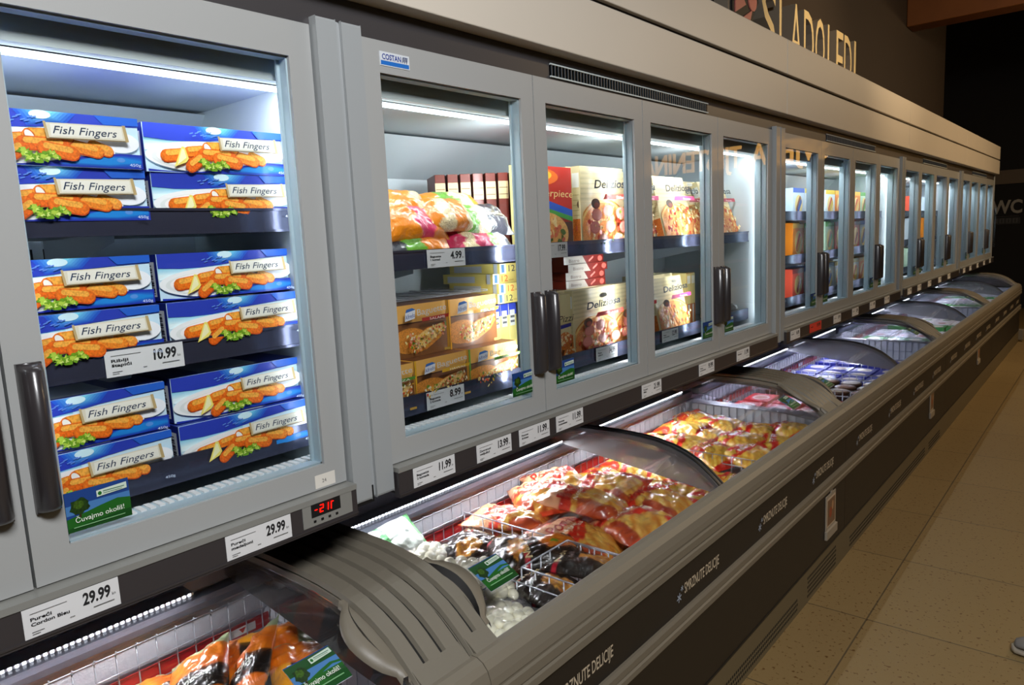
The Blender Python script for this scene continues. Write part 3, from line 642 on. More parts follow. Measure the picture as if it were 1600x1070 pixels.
# --- pizza pictures
def food_bits(a, cx, cy, rx, ry, n, cols, seed, size=.006, clip=None):
    random.seed(seed)
    for i in range(n):
        t = random.random()*2*PI; r = math.sqrt(random.random())*.9; x, y = cx+rx*r*math.cos(t), cy+ry*r*math.sin(t)
        if clip and not (clip[0] < x < clip[2] and clip[1] < y < clip[3]): continue
        s = size*(.5+random.random()); a.ell(x, y, s, s*(.5+.5*random.random()), random.choice(cols), .75, 8, rot=random.random()*3, jag=.25)
def clip_ell(cx, cy, rx, ry, x0, y0, x1, y1, n=40):
    return [(min(max(cx+rx*math.cos(2*PI*i/n), x0), x1), min(max(cy+ry*math.sin(2*PI*i/n), y0), y1)) for i in range(n)]
def pizza_art(w, h, title='Deliziosa', band=(.86, .20, .16), seed=1, base=(.86, .80, .62), big=True):
    a = Art(); a.rect(0, 0, w, h, base); random.seed(seed)
    for q in range(14): y = h*(.58+.42*q/14); a.poly([(0, y), (w, y+h*.015), (w, y+h*.022), (0, y+h*.008)], tuple(c*(.90 if q % 2 else 1.06) for c in base))
    cl = (0.003, .003, w-.003, h*.60)
    a.poly(clip_ell(w*.52, h*.22, w*.60, h*.40, *cl), (.80, .55, .24), .6); a.poly(clip_ell(w*.52, h*.225, w*.57, h*.375, *cl), (.95, .82, .52), .7)
    a.poly(clip_ell(w*.52, h*.235, w*.52, h*.34, *cl), (.90, .62, .36), .45)
    food_bits(a, w*.5, h*.26, w*.5, h*.33, 90, [(.96, .87, .60), (.93, .75, .45), (.82, .30, .15), (.97, .93, .75), (.75, .22, .14)], seed, w*.028, cl)
    if big:
        for cx, cy in ((.22, .42), (.48, .47), (.78, .44), (.16, .27), (.52, .28), (.85, .27), (.34, .12), (.70, .12)):
            a.poly(clip_ell(w*cx, h*cy, w*.115, h*.075, *cl, n=18), (.80, .40, .35)); a.poly(clip_ell(w*cx, h*cy+.001, w*.10, h*.063, *cl, n=18), (.86, .50, .44), .8)
    food_bits(a, w*.5, h*.26, w*.48, h*.3, 30, [(.97, .90, .66), (.30, .45, .12), (.95, .80, .50)], seed+5, w*.016, cl)
    a.ell(w*.13, h*.55, w*.10, h*.06, (.30, .17, .10)); a.ell(w*.15, h*.53, w*.06, h*.035, (.60, .25, .15))
    a.poly([(w*.30, h*.60), (w, h*.61), (w, h*.67), (w*.36, h*.665)], band); a.text('Salami' if band[0] > .8 and band[2] < .3 else 'Prosciutto', w*.62, h*.615, h*.032, (.97, .92, .9), width=w*.24)
    a.ell(w*.5, h*.90, w*.10, h*.035, (.72, .70, .62)); a.text('Antica', w*.42, h*.885, h*.03, (.35, .35, .38), width=w*.16, shear=.3)
    a.text(title, w*.10, h*.73, h*.10, (.10, .11, .14), width=w*.82, shear=.18, rot=.03, bold=.025)
    return a
def pizza_box(w, h, d, **kw):
    base = kw.get('base', (.86, .80, .62)); s = Art(); s.rect(.003, h*.05, d-.003, h*.38, (.80, .45, .2), .3); s.rect(.004, h*.75, d-.004, h*.92, (.90, .90, .88))
    for q in range(5): s.rect(.005, h*(.42+.06*q), d-.005, h*(.425+.06*q), (.6, .55, .35))
    return card_box(d, w, h, pizza_art(w, h, **kw), tuple(c*.95 for c in base), tuple(c*.97 for c in base), base, s)
def put(mb, name, loc, label, cat, group=None, lean=0., yaw=0., roll=0., mt='card'):
    o = mb.build(name, M[mt]); o.location = loc; o.rotation_euler = (roll, -lean, yaw); return tag(o, label, cat, group)
G1 = 'pizza boxes behind the second door'
# masterpiece box
def master_art(w, h):
    a = Art(); a.rect(0, 0, w, h, (.74, .14, .05)); a.ell(w*.35, h*.88, w*.38, h*.10, (.92, .42, .08)); a.ell(w*.40, h*.90, w*.2, h*.06, (.98, .75, .2))
    cl = (.002, .002, w-.002, h*.6)
    a.rect(.001, 0, w, h*.36, (.30, .16, .10)); a.poly([(0, h*.52), (w*.5, h*.52), (w, h*.42), (w, h*.50), (w*.55, h*.60), (0, h*.62)], (.13, .35, .75)); a.poly([(0, h*.47), (w*.5, h*.47), (w, h*.36), (w, h*.42), (w*.5, h*.52), (0, h*.52)], (.25, .60, .25))
    a.poly(clip_ell(w*.4, h*.22, w*.50, h*.26, *cl), (.90, .68, .40), .6); food_bits(a, w*.4, h*.22, w*.42, h*.22, 60, [(.95, .85, .6), (.85, .45, .3), (.75, .35, .25), (.3, .4, .15)], 4, w*.04, cl)
    a.text('Masterpiece', w*.03, h*.66, h*.085, (.98, .92, .6), width=w*.90, shear=.1, rot=-.02)
    return a
mbx = card_box(.04, .27, .275, master_art(.27, .275), (.7, .12, .05), (.92, .86, .55), (.74, .14, .05))
put(mbx, 'pizza_box', (-.150, .704, 1.537), 'red and orange pizza box with blue and green arc, upper shelf', 'food box', G1)
PB = lambda **k: pizza_box(.27, .284, .036, **k)
put(PB(seed=2), 'pizza_box', (-.145, 1.018, 1.537), 'tall cream salami pizza box with a red band, upper shelf, second door', 'food box', G1)
put(PB(seed=3), 'pizza_box', (-.19, 1.000, 1.537), 'cream pizza box close behind the tall salami pizza box on the upper shelf', 'food box', G1)
PL = lambda **k: pizza_box(.26, .243, .034, **k)
put(PL(seed=5), 'pizza_box', (-.152, .962, 1.1615), 'cream salami pizza box with a red band, centre of the lower deck, second door', 'food box', G1)
put(PL(seed=6), 'pizza_box', (-.170, 1.245, 1.1615), 'cream pizza box half hidden at the right end of the lower deck, second door', 'food box', G1)
def pizzi_art(w, h):
    a = Art(); a.rect(0, 0, w, h, (.86, .80, .60)); a.poly([(0, h*.40), (w*.5, h*.50), (w, h*.53), (w, h*.58), (w*.5, h*.56), (0, h*.48)], (.14, .16, .55)); a.rect(0, 0, w, h*.38, (.45, .26, .13))
    cl = (.002, .002, w-.002, h*.52)
    for cx, cy in ((.80, .33), (.45, .22), (.85, .12)): a.poly(clip_ell(w*cx, h*cy, w*.2, h*.13, *cl), (.85, .50, .20), .5); food_bits(a, w*cx, h*cy+.006, w*.17, h*.10, 22, [(.95, .85, .6), (.85, .45, .3), (.98, .9, .7)], int(cx*10), w*.03, cl)
    a.text('Pizzi', w*.50, h*.62, h*.10, (.15, .12, .1), width=w*.42, shear=.25); return a
mbx = card_box(.03, .19, .235, pizzi_art(.19, .235), (.82, .76, .55), (.85, .8, .6), (.86, .8, .6))
put(mbx, 'pizza_snack_box', (-.158, .766, 1.1615), 'cream snack box with a dark blue arc, left end of the lower deck, second door', 'food box', G1)
for q in range(3): put(PL(seed=20+q), 'pizza_box', (-.205-.037*q, (.93, 1.05, 1.10)[q], 1.1615), 'upright pizza box in the %s row under the stacked brown boxes, second door' % ('front', 'middle', 'rear')[q], 'food box', G1)
# flat brown boxes stacked on top
def slab_art(w, h, seed):
    a = Art(); a.rect(0, 0, w, h, (.45, .12, .09)); a.poly([(0, 0), (w*.55, 0), (w*.45, h), (0, h)], (.78, .74, .68)); a.text('Bistro', w*.12, h*.25, h*.42, (.3, .1, .08), width=w*.25)
    a.cap(w*.62, h*.3, w*.72, h*.75, h*.12, (.9, .5, .45)); a.ell(w*.9, h*.5, w*.06, h*.35, (.9, .4, .35)); return a
for q in range(4):
    put(card_box(.16, .25, .0275, slab_art(.25, .0275, q), (.5, .2, .12), (.55, .2, .14), (.45, .12, .09)), 'snack_box', (-.205-.006*(q % 2), 1.00+.008*((q*7) % 3), 1.4055+.0282*q),
        'flat brown snack box, %s of the stack behind the second door' % ('lowest', 'second from the bottom', 'second from the top', 'topmost')[q], 'food box', 'flat brown boxes in a stack')
# third door
G2 = 'pizza boxes behind the third door'
put(PB(seed=8, band=(.86, .25, .48), big=False), 'pizza_box', (-.150, 1.63, 1.540), 'cream pizza box with a pink band leaning back on the upper shelf, third door', 'food box', G2, lean=.24)
put(PB(seed=9, band=(.55, .16, .14), big=False), 'pizza_box', (-.205, 1.90, 1.540), 'cream pizza box with a brown band beside the pink banded one on the upper shelf', 'food box', G2, lean=.30)
put(PL(seed=12, band=(.86, .25, .48), big=False), 'pizza_box', (-.150, 1.572, 1.1625), 'cream pizza box with a pink band leaning back on the lower deck, third door', 'food box', G2, lean=.20)
put(PB(seed=10, band=(.86, .25, .48), big=False), 'pizza_box', (-.20, 1.36, 1.540), 'cream pizza box at the left end of the upper shelf, third door', 'food box', G2, lean=.1)
for q in range(2):
    s = Art(); s.rect(.03, .004, .06, .10, (.95, .95, .95)); a = Art(); a.rect(.004, .19, .034, .225, (.93, .93, .9)); a.rect(.012, .006, .026, .095, (.92, .92, .9)); a.rect(0, .10, .038, .235, (.88, .80, .48)); a.rect(.004, .19, .034, .225, (.95, .93, .85)); a.rect(0, 0, .008, .10, (.80, .42, .12), .3); a.rect(.03, 0, .038, .10, (.80, .42, .12), .3)
    put(card_box(.18, .038, .238, a, (.8, .75, .5), (.86, .78, .5), (.80, .55, .2), s), 'pizza_box', (-.215, 1.93+.041*q, 1.1625), 'narrow yellow spine box, %s of the pair on the lower deck, third door' % ('left', 'right')[q], 'food box', 'yellow spine boxes')
for q in range(3): put(PL(seed=30+q, big=False), 'pizza_box', (-.262-.037*q, 1.62+.01*q, 1.1625), 'upright cream pizza box in the %s row behind the leaning pink banded box' % ('first', 'second', 'third')[q], 'food box', G2)
# fourth door
put(PB(seed=13, band=(.60, .15, .22), big=False), 'pizza_box', (-.150, 2.10, 1.540), 'pizza box with a dark red band leaning back on the upper shelf, fourth door', 'food box', None, lean=.34)
put(card_box(.05, .25, .26, pizza_art(.25, .26, seed=14, band=(.60, .15, .22), big=False), (.8, .75, .55), (.86, .8, .6), (.86, .8, .6)), 'pizza_box', (-.25, 2.24, 1.1625), 'cream pizza box standing on the lower deck, fourth door', 'food box')
m = MB(); m.tube([(-.20, 2.36, 1.198), (-.19, 2.40, 1.200), (-.19, 2.50, 1.198), (-.20, 2.535, 1.196)], .030, 14, 0, s2l((.45, .47, .48))); put(m, 'rolled_pack', (0, 0, -.005), 'grey film roll lying on the lower deck, fourth door', 'pack', mt='foil')
# --- first door of the second freezer: baguettes
def bag_box_art(w, h, flavour, col, seed):
    a = Art(); a.rect(0, 0, w, h, (.52, .33, .18)); a.poly([(0, h*.66), (w*.96, h*.66), (w, h*.80), (w, h), (0, h)], (.93, .70, .36)); a.poly([(0, h*.64), (w*.95, h*.64), (w*.96, h*.665), (0, h*.665)], (.30, .15, .10))
    a.rect(0, 0, w*.03, h, col); cl = (.003, .003, w-.003, h*.60)
    a.poly(clip_ell(w*.25, h*.32, w*.34, h*.24, *cl), (.88, .58, .24), .5)
    a.poly([(w*.22, h*.14), (w*.34, h*.06), (w*.55, h*.10), (w*.85, h*.28), (w*.97, h*.46), (w*.94, h*.58), (w*.6, h*.52), (w*.3, h*.36)], (.90, .58, .24), .6)
    a.poly([(w*.26, h*.18), (w*.36, h*.13), (w*.55, h*.18), (w*.83, h*.36), (w*.93, h*.50), (w*.88, h*.57), (w*.6, h*.50), (w*.32, h*.36)], (.96, .82, .52), .5)
    cols = [(.97, .88, .6), (.86, .30, .16), (.92, .70, .2), (.45, .58, .18), (.95, .62, .50), (.98, .93, .8)]
    random.seed(seed)
    for i in range(90):
        t = random.random(); x = w*(.26+.64*t); y = h*(.22+.30*t)+(random.random()-.5)*h*.26
        if y < h*.08: continue
        a.ell(x, min(y, h*.585), w*.018*(.6+random.random()), h*.016*(.6+random.random()), random.choice(cols), .8, 7, rot=random.random()*3)
    food_bits(a, w*.16, h*.34, w*.14, h*.16, 24, cols, seed+1, w*.02, cl)
    a.poly([(w*.03, h*.72), (w*.22, h*.76), (w*.24, h*.92), (w*.05, h*.88)], (.93, .94, .97)); a.poly([(w*.05, h*.88), (w*.24, h*.92), (w*.18, h*.96), (w*.07, h*.94)], (.25, .45, .75)); a.text('Alfredo', w*.045, h*.755, h*.085, (.30, .36, .62), width=w*.18, rot=.15, shear=.1)
    a.text('Baguette', w*.27, h*.80, h*.125, (.52, .50, .55), width=w*.58, rot=.06); a.text('Baguette', w*.268, h*.803, h*.125, (.88, .86, .84), width=w*.58, rot=.06)
    a.poly([(w*.35, h*.68), (w*.88, h*.70), (w*.9, h*.765), (w*.35, h*.75)], col); a.text(flavour, w*.5, h*.692, h*.05, (.98, .95, .9), width=w*.30); a.rect(w*.76, h*.06, w*.88, h*.11, (.80, .62, .25))
    return a
def baguette(w, h, d, flavour, col, seed): return card_box(d, w, h, bag_box_art(w, h, flavour, col, seed), (.50, .30, .16), (.93, .72, .30), (.52, .33, .18))
G3 = 'baguette boxes behind the first door'
for (y, z, w, h, fl, col, sd, lb, xf) in (
    (.018, 1.1625, .188, .121, 'PIZZA', (.35, .58, .2), 41, 'baguette box with a green stripe at the left end of the lower row', -.135),
    (.214, 1.1625, .200, .122, 'HAWAII', (.92, .70, .15), 42, 'yellow edged baguette box in the middle of the lower row', -.133),
    (.422, 1.1625, .205, .122, 'VERDURA', (.45, .68, .25), 43, 'green edged baguette box at the right end of the lower row', -.135),
    (.205, 1.285, .190, .142, 'SALAMI', (.70, .18, .12), 44, 'salami baguette box with a red strip, left of the upper row', -.185),
    (.402, 1.285, .196, .142, 'PLUS', (.93, .66, .12), 45, 'baguette box with an orange strip, right of the upper row', -.185)):
    put(baguette(w, h, .15, fl, col, sd), 'baguette_box', (xf, y, z), lb, 'food box', G3, yaw=(-.03 if sd % 2 else .02))
# wire riser and the yellow boxes on it
w = MB()
for q in range(9): w.tube([(-.22-.032*q, .10, 1.436), (-.22-.032*q, .61, 1.436)], .0014, 5)
for q in range(7): w.tube([(-.22, .10+.085*q, 1.439), (-.48, .10+.085*q, 1.439)], .0014, 5)
for x in (-.345, -.48):
    for y in (.10, .61): w.tube([(x, y, 1.162), (x, y, 1.437)], .0025, 5)
tag(w.build('wire_riser', M['wire']), 'wire rack standing behind the baguette boxes, first door', 'rack')
def twelve_art(w, h, col, k):
    a = Art(); a.rect(0, 0, w, h, (.88, .80, .46)); a.rect(0, 0, w*.14, h, (.90, .90, .86)); a.rect(w*.03, h*.1, w*.10, h*.9, (.3, .45, .6)); a.text('12', w*.20, h*.18, h*.66, col, width=w*.15); a.text('stück', w*.37, h*.22, h*.2, (.6, .4, .2), width=w*.12)
    a.poly([(w*.55, h*.3), (w*.72, h*.4), (w*.73, h*.85), (w*.56, h*.75)], (.93, .94, .97)); a.text('Croqs', w*.76, h*.25, h*.4, (.55, .45, .25), width=w*.2); return a
for q in range(4):
    s = Art(); s.rect(.02, .004, .14, .024, (.82, .84, .86)); s.rect(.19, 0, .205, .0305, (.75, .78, .8))
    put(card_box(.215, .20, .0305, twelve_art(.20, .0305, ((.2, .2, .25), (.85, .4, .15), (.85, .4, .15), (.2, .2, .25))[q], q), (.86, .80, .5), (.90, .83, .46), (.88, .8, .46), s), 'finger_food_box', (-.195+(.0, .004, -.006, .012)[q], .628-.006*q+(0, .01, 0, .02)[q], 1.392+.0308*q),
        'flat yellow box marked 12, %s of the stack of four' % ('lowest', 'second lowest', 'second highest', 'topmost')[q], 'food box', 'flat yellow boxes marked 12')
for q in range(3):
    a = Art(); a.rect(0, .19, .036, .226, (.20, .28, .75)); a.rect(.004, .155, .028, .205, (.88, .88, .86)); a.rect(.006, .165, .026, .172, (.4, .4, .4)); a.rect(.006, .18, .026, .187, (.4, .4, .4))
    put(card_box(.17, .0365, .226, a, (.2, .25, .65), (.86, .80, .5), (.88, .82, .50)), 'finger_food_box', (-.205, .612+.038*q, 1.1625), 'upright yellow box with a blue top, %s of three beside the baguettes' % ('left', 'middle', 'right')[q], 'food box', 'upright yellow boxes with blue tops')
# brown upright boxes at the back of the upper shelf
sp = Art(); w_, h_ = .0325, .262; sp.rect(0, h_*.69, w_, h_*.90, (.86, .80, .60)); sp.rect(.002, h_*.74, w_-.002, h_*.75, (.55, .42, .3)); sp.rect(.002, h_*.82, w_-.002, h_*.83, (.55, .42, .3)); sp.poly([(w_*.3, h_*.30), (w_*.62, h_*.28), (w_*.72, h_*.46), (w_*.34, h_*.50)], (.84, .80, .76))
bmb = card_box(.15, w_, h_, sp, (.45, .17, .11), (.42, .16, .10), (.46, .18, .12)); b0 = None
for q in range(8):
    t = q/7
    o = put_copy(b0, bmb, 'brown_carton', M['card'], (-.400+.19*t, .590+.205*t+.02*(q % 2)*0, 1.5365), (0, 0, -.60), 'upright brown carton with cream band, %s in the back row, first door' % ('leftmost', 'second', 'third', 'fourth', 'fifth', 'sixth', 'seventh', 'rightmost')[q], 'food box', 'brown cartons in a row')
    b0 = b0 or o

# ------------------------------------------------------------------ film bags
def nz(x, y, z=0.): return mnoise.noise((x, y, z))
def lerp(a, b, t): return tuple(p+(q-p)*t for p, q in zip(a, b))
def bag_z(x, y, w, h, t, seed, wr):
    u, v = abs(2*x/w), abs(2*y/h)
    b = max(0., 1-u**3)**.6*max(0., 1-(v/.93)**3.2)**.7 if v < .93 else 0.
    z = t*b+wr*(.9*abs(nz(x*16+seed, y*16, seed))+.6*nz(x*38, y*30+seed, 1.)+.25*nz(x*90+seed, y*80, 3.))*(.35+.65*min(1, b*2))
    if v >= .90: z += .0025*math.sin(y*900)*0+.004*nz(x*25+seed, v*3, 9)
    return z
def bag(w, h, t, colfn, seed, texts=(), wr=.010, nx=34, ny=44, under=.45):
    m = MB(); vs = []; cs = []
    for j in range(ny+1):
        for i in range(nx+1):
            x = -w/2+w*i/nx; y = -h/2+h*j/ny; e = 1+.05*nz(y*14+seed, i/nx*2, 5.)
            vs.append((x*e, y*(1+.03*nz(x*14, seed, 2.)), bag_z(x, y, w, h, t, seed, wr))); c = colfn(i/nx, j/ny); cs.append(tuple(s2l(c[:3]))+((c[3],) if len(c) > 3 else (1.,)))
    N = len(vs)
    for j in range(ny+1):
        for i in range(nx+1): x, y, z = vs[j*(nx+1)+i]; vs.append((x, y, min(-.0012, -(z)*under)))
    o = 0
    for j in range(ny):
        for i in range(nx):
            a = j*(nx+1)+i; f = (a, a+1, a+nx+2, a+nx+1)
            m.v = m.v or vs; m.f.append(f); m.m.append(0); m.c.append([cs[q] for q in f]); m.sm.append(True)
            g = tuple(N+q for q in f[::-1]); m.f.append(g); m.m.append(0); m.c.append([cs[q-N] for q in g]); m.sm.append(True)
    ed = [i for i in range(nx+1)]+[j*(nx+1)+nx for j in range(1, ny+1)]+[ny*(nx+1)+i for i in range(nx-1, -1, -1)]+[j*(nx+1) for j in range(ny-1, 0, -1)]
    for q in range(len(ed)):
        a, b = ed[q], ed[(q+1) % len(ed)]; m.f.append((a, a+N, b+N, b)); m.m.append(0); m.c.append([cs[a], cs[a], cs[b], cs[b]]); m.sm.append(False)
    for (s, x, y, hh, col, rot, wid) in texts:
        a = Art(); a.text(s, x, y, hh, col, width=wid, rot=rot, shear=.15, bold=.01)
        m.art(a, lambda px, py, d: (px*1.0, py, bag_z(px, py, w, h, t, seed, wr)+.0032+d))
    return m
def fries_tex(u, v, sc=1., c1=(.95, .78, .30), c2=(.80, .48, .12)):
    n = nz(u*5*sc+v*7*sc, (v-u)*17*sc, 2.); n2 = nz(u*22, v*22, 7.); k = min(1, max(0, .58+1.0*n+.35*n2)); return lerp(c2, c1, k)+(.85,)
def peach_col(seed):
    def f(u, v):
        q = v+.12*math.sin(u*4+seed)+.04*nz(u*6, v*6, seed)
        if v < .05 or v > .96: return (.86, .30, .16)
        if q > .60: c = lerp((.95, .76, .60), (.90, .60, .42), .5+.5*nz(u*5, v*5, seed)); return (.80, .16, .10) if .605 < q < .655 else c
        if q > .53: return (.86, .22, .14)
        if u > .75 and q < .3: return (.86, .18, .12)
        if u < .22 and q < .45: return lerp((.62, .20, .10), (.80, .36, .18), .5+nz(u*8, v*8, seed))
        return fries_tex(u, v, .55, (.96, .80, .40), (.80, .48, .16))
    return f
def yellow_col(seed):
    def f(u, v):
        q = v+.06*math.sin(u*5+seed)
        if v < .10 or v > .92: return (.84, .12, .08)
        if q > .62: return (.93, .78, .30) if nz(u*5, v*5, seed) > -.1 else (.86, .22, .12)
        if q > .52: return (.84, .14, .10)
        return fries_tex(u, v, .9, (.97, .84, .38), (.85, .58, .16))
    return f
def black_col(seed, kind=0):
    def f(u, v):
        d = math.hypot((u-.55)*1.2, v-.33)/.27; d += .15*nz(u*9, v*9, seed)
        if d < 1:
            k = .5+.9*nz(u*16, v*16, seed); c = lerp((.62, .34, .10), (.96, .74, .34), min(1, max(0, k)))
            if kind == 1: c = lerp((.80, .36, .08), (.95, .62, .22), min(1, max(0, k)))
            if kind == 1 and math.hypot(u-.55, v-.38) < .06: c = (.30, .60, .12)
            return c+(.75,)
        if .78 < v < .86 and u < .3: return (.75, .12, .2)
        if v > .95 or v < .04: return (.35, .24, .17)
        return lerp((.13, .10, .085), (.30, .22, .16), max(0, nz(u*4, v*9, seed+3)))
    return f
Gf = 'potato bags in the near open chest'
def bagput(mb, name, x, y, z, rz, lab, cat='bag', grp=None, rx=0., ry=0., mt='foil'):
    o = mb.build(name, M[mt]); o.location = (x, y, z); o.rotation_euler = (rx, ry, rz); return tag(o, lab, cat, grp)
TX = [('Pommes', -.090, .040, .050, (.70, .08, .05), .10, .175), ('Noisettes', -.08, .018, .016, (.97, .93, .85), .10, .12)]
TX2 = [('Pommes', -.086, .035, .048, (.78, .14, .08), -.08, .165)]
LOGO = ('▪', 0, 0, .01, (.8, .1, .1), 0, .01)
fr = [(-.285, .735, .640, 2.0, 'peach and red potato bag leaning at the rear left of the potato cell'), (-.300, 1.055, .655, 1.2, 'yellow and red potato bag against the rear grid'),
      (-.130, 1.09, .665, 1.7, 'dark red topped potato bag at the back of the potato cell'), (.075, 1.10, .650, 1.45, 'potato bag in the far front corner of the potato cell'),
      (-.070, .890, .690, 1.9, 'potato bag lying across the middle of the potato cell'), (.125, .870, .665, 1.1, 'potato bag against the front wall of the potato cell'),
      (-.265, .900, .668, .9, 'potato bag between the rear left bag and the rear grid'), (.02, .725, .640, 1.6, 'potato bag beside the wire divider')]
for i, (x, y, z, rz, lab) in enumerate(fr):
    bagput(bag(.215, .30, .040, peach_col(i), i+1, TX if i % 3 else TX2, wr=.014), 'potato_bag', x, y, z, rz, lab, 'bag', Gf, rx=.16*math.sin(i*2.1), ry=.14*math.cos(i*1.7))
for i in range(6): bagput(bag(.23, .31, .042, peach_col(i+20), i+60, (), wr=.012, nx=20, ny=26), 'potato_bag', (-.29, -.03, .13)[i % 3], .765+.26*(i//3), .575, (1.3, 1.8, 1.5)[i % 3],
    'potato bag of the layer beneath, %s %s' % (('rear', 'middle', 'front')[i % 3], ('near the divider', 'away from the divider')[i//3]), 'bag', Gf)
bk = [(-.235, .490, .640, .3, 0, 'black noodle bag beside the rear grid'), (-.085, .520, .655, .9, 0, 'black noodle bag with golden noodles in the middle'), (.01, .560, .665, 2.4, 1, 'black bag with orange vegetables and a green leaf'),
      (.150, .545, .660, 1.9, 0, 'black noodle bag leaning on the front of the divider'), (.120, .415, .640, 1.4, 0, 'black noodle bag with cream script near the front wall')]
for i, (x, y, z, rz, kd, lab) in enumerate(bk):
    bagput(bag(.15, .21, .032, black_col(i, kd), i+11, [('Nudeln', -.055, .052, .022, (.88, .80, .60), .1, .11)], wr=.012), 'noodle_bag', x, y, z, rz, lab, 'bag', 'black bags in the near open chest', rx=.12*math.sin(i*3), ry=.15*math.cos(i*2))
for i in range(4): bagput(bag(.17, .24, .035, black_col(i+9, 0), i+31, (), nx=18, ny=22), 'noodle_bag', (-.33, -.13, .03, .17)[i], (.46, .44, .49, .46)[i], .590, (1.4, 1.7, 1.5, 1.6)[i],
    'black noodle bag of the layer beneath, %s' % ('at the rear', 'left of centre', 'right of centre', 'at the front')[i], 'bag', 'black bags in the near open chest')
# clear bags of dumplings
ball = MB(); pr = [(.0008, -.0145)]+[(.017*math.cos(-PI/2+PI*q/8), .0145*math.sin(-PI/2+PI*q/8)) for q in range(1, 8)]+[(.0008, .0145)]; ball.lathe(pr, (0, 0, 0), 14)
ball0 = None
def dumpling_bag(x, y, z, rz, w, h, lab, seed, rx=0, ry=0):
    global ball0
    c = empty('dumpling_bag', (x, y, z), lab, 'bag', 'clear dumpling bags', rz); c.rotation_euler = (rx, ry, rz); random.seed(seed)
    bag(w, h, .040, lambda u, v: (1, 1, 1), seed, wr=.010).build('clear_film', M['film'], c)
    nx, ny = int(w*.84/.031), int(h*.80/.031)
    for i in range(nx):
        for j in range(ny):
            px, py = -w*.40+w*.80*(i+.5)/nx+random.uniform(-.004, .004), -h*.39+h*.78*(j+.5)/ny+random.uniform(-.004, .004)
            b = max(.1, (1-abs(2*px/w)**3)**.6*(1-abs(2*py/h)**3.2)**.7)
            if ball0 is None: o = ball.build('dumpling', M['dumpling']); ball0 = o
            else: o = ball0.copy(); COL.objects.link(o)
            o.parent = c; o.location = (px, py, .033*b-.013+random.uniform(-.002, .002)); o.rotation_euler = (random.random(), random.random(), 0); s = random.uniform(1.0, 1.25); o.scale = (s, s*random.uniform(.9, 1.1), s)
dumpling_bag(-.290, .285, .648, .5, .24, .30, 'clear bag of white dumplings nearest the rear grid', 1, .05, .08)
dumpling_bag(-.050, .330, .650, 1.0, .21, .27, 'clear bag of white dumplings in the middle, behind the landscape sticker', 2, .05, .16)
dumpling_bag(.125, .225, .625, 1.5, .20, .25, 'clear bag of white dumplings in the front wire basket', 3, 0, .05)
for i in range(4): dumpling_bag((-.32, -.12, .03, .15)[i], (.16, .17, .15, .20)[i], .585, 1.57, .2, .26, 'clear dumpling bag of the layer beneath, %s' % ('at the rear', 'second from the rear', 'third from the rear', 'at the front')[i], 10+i)
def green_col(u, v): return (.35, .62, .38) if .3 < v < .42 or v > .9 else (.86, .90, .86)
bagput(bag(.14, .24, .03, green_col, 77), 'vegetable_bag', -.365, .285, .695, .1, 'pale bag with a green edge leaning on the rear grid', 'bag', None, ry=.8)
bagput(bag(.10, .13, .02, green_col, 78), 'vegetable_bag', .19, .10, .63, .3, 'small white and green pack in the front corner of the chest', 'bag', None, ry=-.2)
# second half of the near open chest: yellow pommes frites bags
TY = [('POMMES', -.065, .040, .026, (.80, .10, .08), .12, .13), ('FRITES', -.045, .008, .026, (.97, .95, .9), .12, .11)]
yb = [bag(.19, .26, .036, yellow_col(i), i+40, TY, wr=.011) for i in range(3)]; y0_ = [None]*3
pos = []
for i in range(3):
    for j in range(4): pos.append((-.335+.155*j+(.02 if i % 2 else -.01), 1.83+.215*i+.03*math.sin(j*2+i), .622+.012*((i+j) % 2), 1.35+.35*math.sin(i*2.3+j*1.9)))
wd = ('rear', 'second from the rear', 'third from the rear', 'front'); dp = ('near', 'middle', 'far')
for q, (x, y, z, rz) in enumerate(pos):
    o = put_copy(y0_[q % 3], yb[q % 3], 'fries_bag', M['foil'], (x, y, z), (.10*math.sin(q), .10*math.cos(q*1.3), rz), 'yellow and red fries bag, %s row, %s column of the fries cell' % (dp[q//4], wd[q % 4]), 'bag', 'yellow fries bags in the far half of the chest'); y0_[q % 3] = y0_[q % 3] or o
for q in range(8): x, y = -.34+.16*(q % 4), 1.40+.21*(q//4); put_copy(y0_[q % 3], None, 'fries_bag', None, (x+.02, y, .575), (.08, .06, 1.5+.3*math.sin(q*2.2)), 'yellow and red fries bag beside the arch, %s row, %s column' % (('near', 'far')[q//4], wd[q % 4]), 'bag', 'yellow fries bags beside the arch')
# near chest: orange and black bags
def orange_col(seed):
    def f(u, v):
        if .30 < v < .58: return (.12, .10, .09) if u > .25 else (.93, .62, .14)
        if v > .86: return (.62, .66, .50)
        return lerp((.93, .52, .12), (.85, .40, .10), .5+nz(u*5, v*5, seed))
    return f
TO = [('Topcoa', -.05, -.012, .024, (.90, .92, .88), 0, .10)]
for i, (x, y, z, rz, ry, rx) in enumerate(((-.235, -.385, .64, .9, -.5, .3), (-.150, -.300, .66, .4, -.9, .5), (-.215, -.235, .645, -.5, .5, .2), (-.09, -.21, .63, 1.2, .2, .3), (-.05, -.38, .60, .7, -.2, .2), (-.31, -.42, .60, 1.5, .2, 0))):
    bagput(bag(.15, .24, .035, orange_col(i), 90+i, TO, wr=.012), 'snack_bag', x, y, z, rz, ('orange and yellow bag with a black band, upright at the left', 'orange bag with a pale crimped top, in the middle', 'orange bag beside the rear wall', 'orange and black bag by the end grid', 'orange bag lying towards the aisle', 'orange bag lying lowest by the rear grid')[i]+', nearest chest', 'bag', 'orange bags in the nearest chest', rx=rx, ry=ry)
